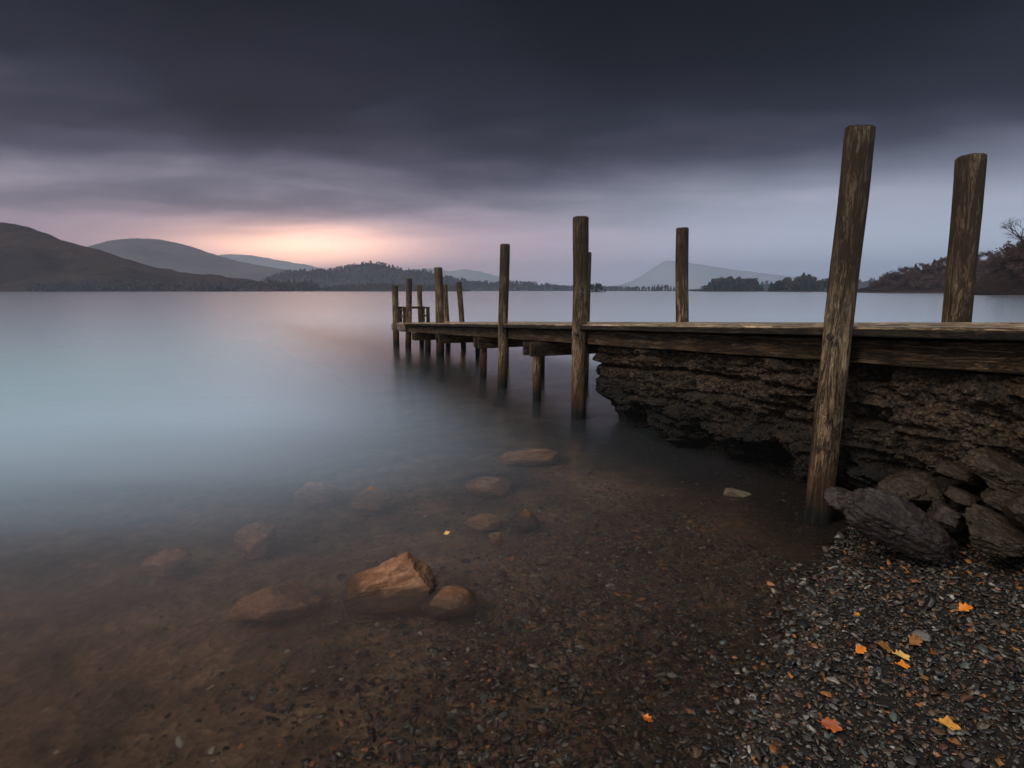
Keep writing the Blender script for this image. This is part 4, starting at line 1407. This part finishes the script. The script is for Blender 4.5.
# ------------------------------------------------------------------ sky and light
KEY_AZ, KEY_EL = R(-118), R(43.0)
GLOW_AZ = R(-19.5)
world = bpy.data.worlds.new("World")
scene.world = world
world.use_nodes = True
nt = NT(world.node_tree)
tc = nt.n('ShaderNodeTexCoord')
D_ = tc.outputs['Generated']
sep = nt.n('ShaderNodeSeparateXYZ', {0: D_})
dx, dy, dz = sep.outputs
sky = nt.n('ShaderNodeTexSky', sky_type='NISHITA')
sky.sun_disc = False
sky.sun_elevation = KEY_EL
sky.sun_rotation = KEY_AZ
sky.altitude = 100
sky.air_density = 1.2
sky.dust_density = 3.0
# cloud sheet seen in perspective: streaks lengthen towards the horizon
den = nt.math('ADD', nt.math('MAXIMUM', dz, 0.0), 0.12)
cu = nt.math('DIVIDE', dx, den); cv = nt.math('DIVIDE', dy, den)
cvec = nt.n('ShaderNodeCombineXYZ', {0: cu, 1: cv, 2: 0.0}).outputs[0]
n1 = nt.noise(nt.mapping(cvec, scale=(0.30, 0.55, 1), loc=(3.2, 1.0, 0), rot=(0, 0, R(14))), 1.0, 5, 0.5, 0.4)
n2 = nt.noise(nt.mapping(cvec, scale=(0.8, 1.3, 1), loc=(7.2, 4.0, 0), rot=(0, 0, R(14))), 1.0, 5, 0.55, 0.3)
nn = nt.math('ADD', nt.math('MULTIPLY', nt.math('SUBTRACT', n1, 0.5), 0.34), nt.math('ADD', nt.math('MULTIPLY', nt.math('SUBTRACT', n2, 0.5), 0.24), nt.math('MULTIPLY', nt.math('SUBTRACT', nt.noise(nt.mapping(cvec, scale=(2.2, 3.0, 1), loc=(1.2, 9.0, 0), rot=(0, 0, R(10))), 1.0, 4, 0.5), 0.5), 0.07)))
lift = nt.math('MULTIPLY', nn, nt.n('ShaderNodeMapRange', {'Value': dz, 'From Min': 0.04, 'From Max': 0.22, 'To Min': 0.12, 'To Max': 1.0}).outputs[0])
zz = nt.math('ADD', nt.math('MAXIMUM', dz, 0.0), lift)
base = nt.ramp(zz, [
    (0.00, srgb(222, 213, 230)), (0.07, srgb(188, 175, 193)), (0.135, srgb(122, 118, 134)), (0.18, srgb(86, 84, 102)), (0.23, srgb(56, 56, 72)),
    (0.29, srgb(30, 32, 46)), (0.38, srgb(7, 10, 20)), (0.50, srgb(0, 2, 9)), (0.64, srgb(4, 6, 12)), (0.80, srgb(90, 96, 110)), (1.0, srgb(165, 172, 184))])
# bluer air low on the right
az_r = nt.n('ShaderNodeMapRange', {'Value': dx, 'From Min': -0.15, 'From Max': 0.5, 'To Min': 0.0, 'To Max': 1.0}, interpolation_type='SMOOTHSTEP').outputs[0]
low = nt.n('ShaderNodeMapRange', {'Value': dz, 'From Min': 0.04, 'From Max': 0.22, 'To Min': 1.0, 'To Max': 0.0}, interpolation_type='SMOOTHSTEP').outputs[0]
base = nt.mix(nt.math('MULTIPLY', nt.math('MULTIPLY', az_r, low), 0.85), base, srgb(208, 224, 246))
# unseen sky overhead and behind, brightened to light the foreground, stronger to the left
over = nt.n('ShaderNodeMapRange', {'Value': nt.math('SUBTRACT', nt.math('MULTIPLY', dz, 0.6), nt.math('MULTIPLY', dy, 0.8)), 'From Min': 0.35, 'From Max': 1.0, 'To Min': 0.0, 'To Max': 1.0}, interpolation_type='SMOOTHSTEP').outputs[0]
side = nt.n('ShaderNodeMapRange', {'Value': dx, 'From Min': -1.0, 'From Max': 1.0, 'To Min': 1.35, 'To Max': 0.65}).outputs[0]
OVER = 1.0
ov_f = nt.math('MULTIPLY', nt.math('MULTIPLY', over, side), OVER)
ovc = nt.mix(1.0, (0.86, 0.95, 1.0), nt.n('ShaderNodeCombineXYZ', {0: ov_f, 1: ov_f, 2: ov_f}).outputs[0], 'MULTIPLY')
col = nt.mix(1.0, base, ovc, 'ADD')
# glow of the set sun in the gap below the cloud
az = nt.math('ARCTAN2', dx, dy)
ua = nt.math('SUBTRACT', az, GLOW_AZ)
ue = nt.math('SUBTRACT', nt.math('ADD', dz, nt.math('MULTIPLY', nn, 0.10)), 0.062)
def gauss(wa, we):
    a = nt.math('DIVIDE', ua, wa); b = nt.math('DIVIDE', ue, we)
    return nt.math('EXPONENT', nt.math('MULTIPLY', nt.math('ADD', nt.math('MULTIPLY', a, a), nt.math('MULTIPLY', b, b)), -1.0))
def addglow(col, g, c, s):
    k = nt.math('MULTIPLY', g, s)
    kk = nt.n('ShaderNodeCombineXYZ', {0: k, 1: k, 2: k}).outputs[0]
    return nt.mix(1.0, col, nt.mix(1.0, c, kk, 'MULTIPLY'), 'ADD')
G1, G2 = 2.5, 0.40
col = addglow(col, gauss(R(9), 0.030), (1.0, 0.54, 0.28), G1)
col = addglow(col, gauss(R(24), 0.044), (1.0, 0.44, 0.38), G2)
bg1 = nt.n('ShaderNodeBackground', {'Color': sky.outputs[0], 'Strength': 0.05})
bg2 = nt.n('ShaderNodeBackground', {'Color': col, 'Strength': 1.0})
gap = nt.n('ShaderNodeMapRange', {'Value': zz, 'From Min': 0.02, 'From Max': 0.2, 'To Min': 0.8, 'To Max': 1.0}).outputs[0]
mx = nt.n('ShaderNodeMixShader', {0: gap, 1: bg1.outputs[0], 2: bg2.outputs[0]})
wo = nt.n('ShaderNodeOutputWorld')
nt.link(mx.outputs[0], wo.inputs[0])

added_key_d = bpy.data.lights.new('added_key', 'SUN')  # added soft key from behind-left; the set sun lies in the glow
added_key_d.energy = 1.9
added_key_d.angle = R(24)
added_key_d.color = (1.0, 0.87, 0.72)
added_key = bpy.data.objects.new('added_key', added_key_d)
COL.objects.link(added_key)
dirv = Vector((math.sin(KEY_AZ) * math.cos(KEY_EL), math.cos(KEY_AZ) * math.cos(KEY_EL), math.sin(KEY_EL)))
added_key.rotation_euler = (-dirv).to_track_quat('-Z', 'Y').to_euler()

# ------------------------------------------------------------------ render settings
scene.render.engine = 'CYCLES'
cy = scene.cycles
cy.use_denoising = True
cy.max_bounces = 6
cy.diffuse_bounces = 3
cy.glossy_bounces = 3
cy.transmission_bounces = 4
cy.volume_bounces = 3
cy.transparent_max_bounces = 6
cy.caustics_refractive = True
cy.caustics_reflective = False
cy.sample_clamp_indirect = 4.0
cy.use_adaptive_sampling = True
cy.adaptive_threshold = 0.015
vs = scene.view_settings
vs.view_transform = 'Standard'
vs.look = 'None'
vs.exposure = 0.0
vs.gamma = 1.0
vs.use_curve_mapping = False
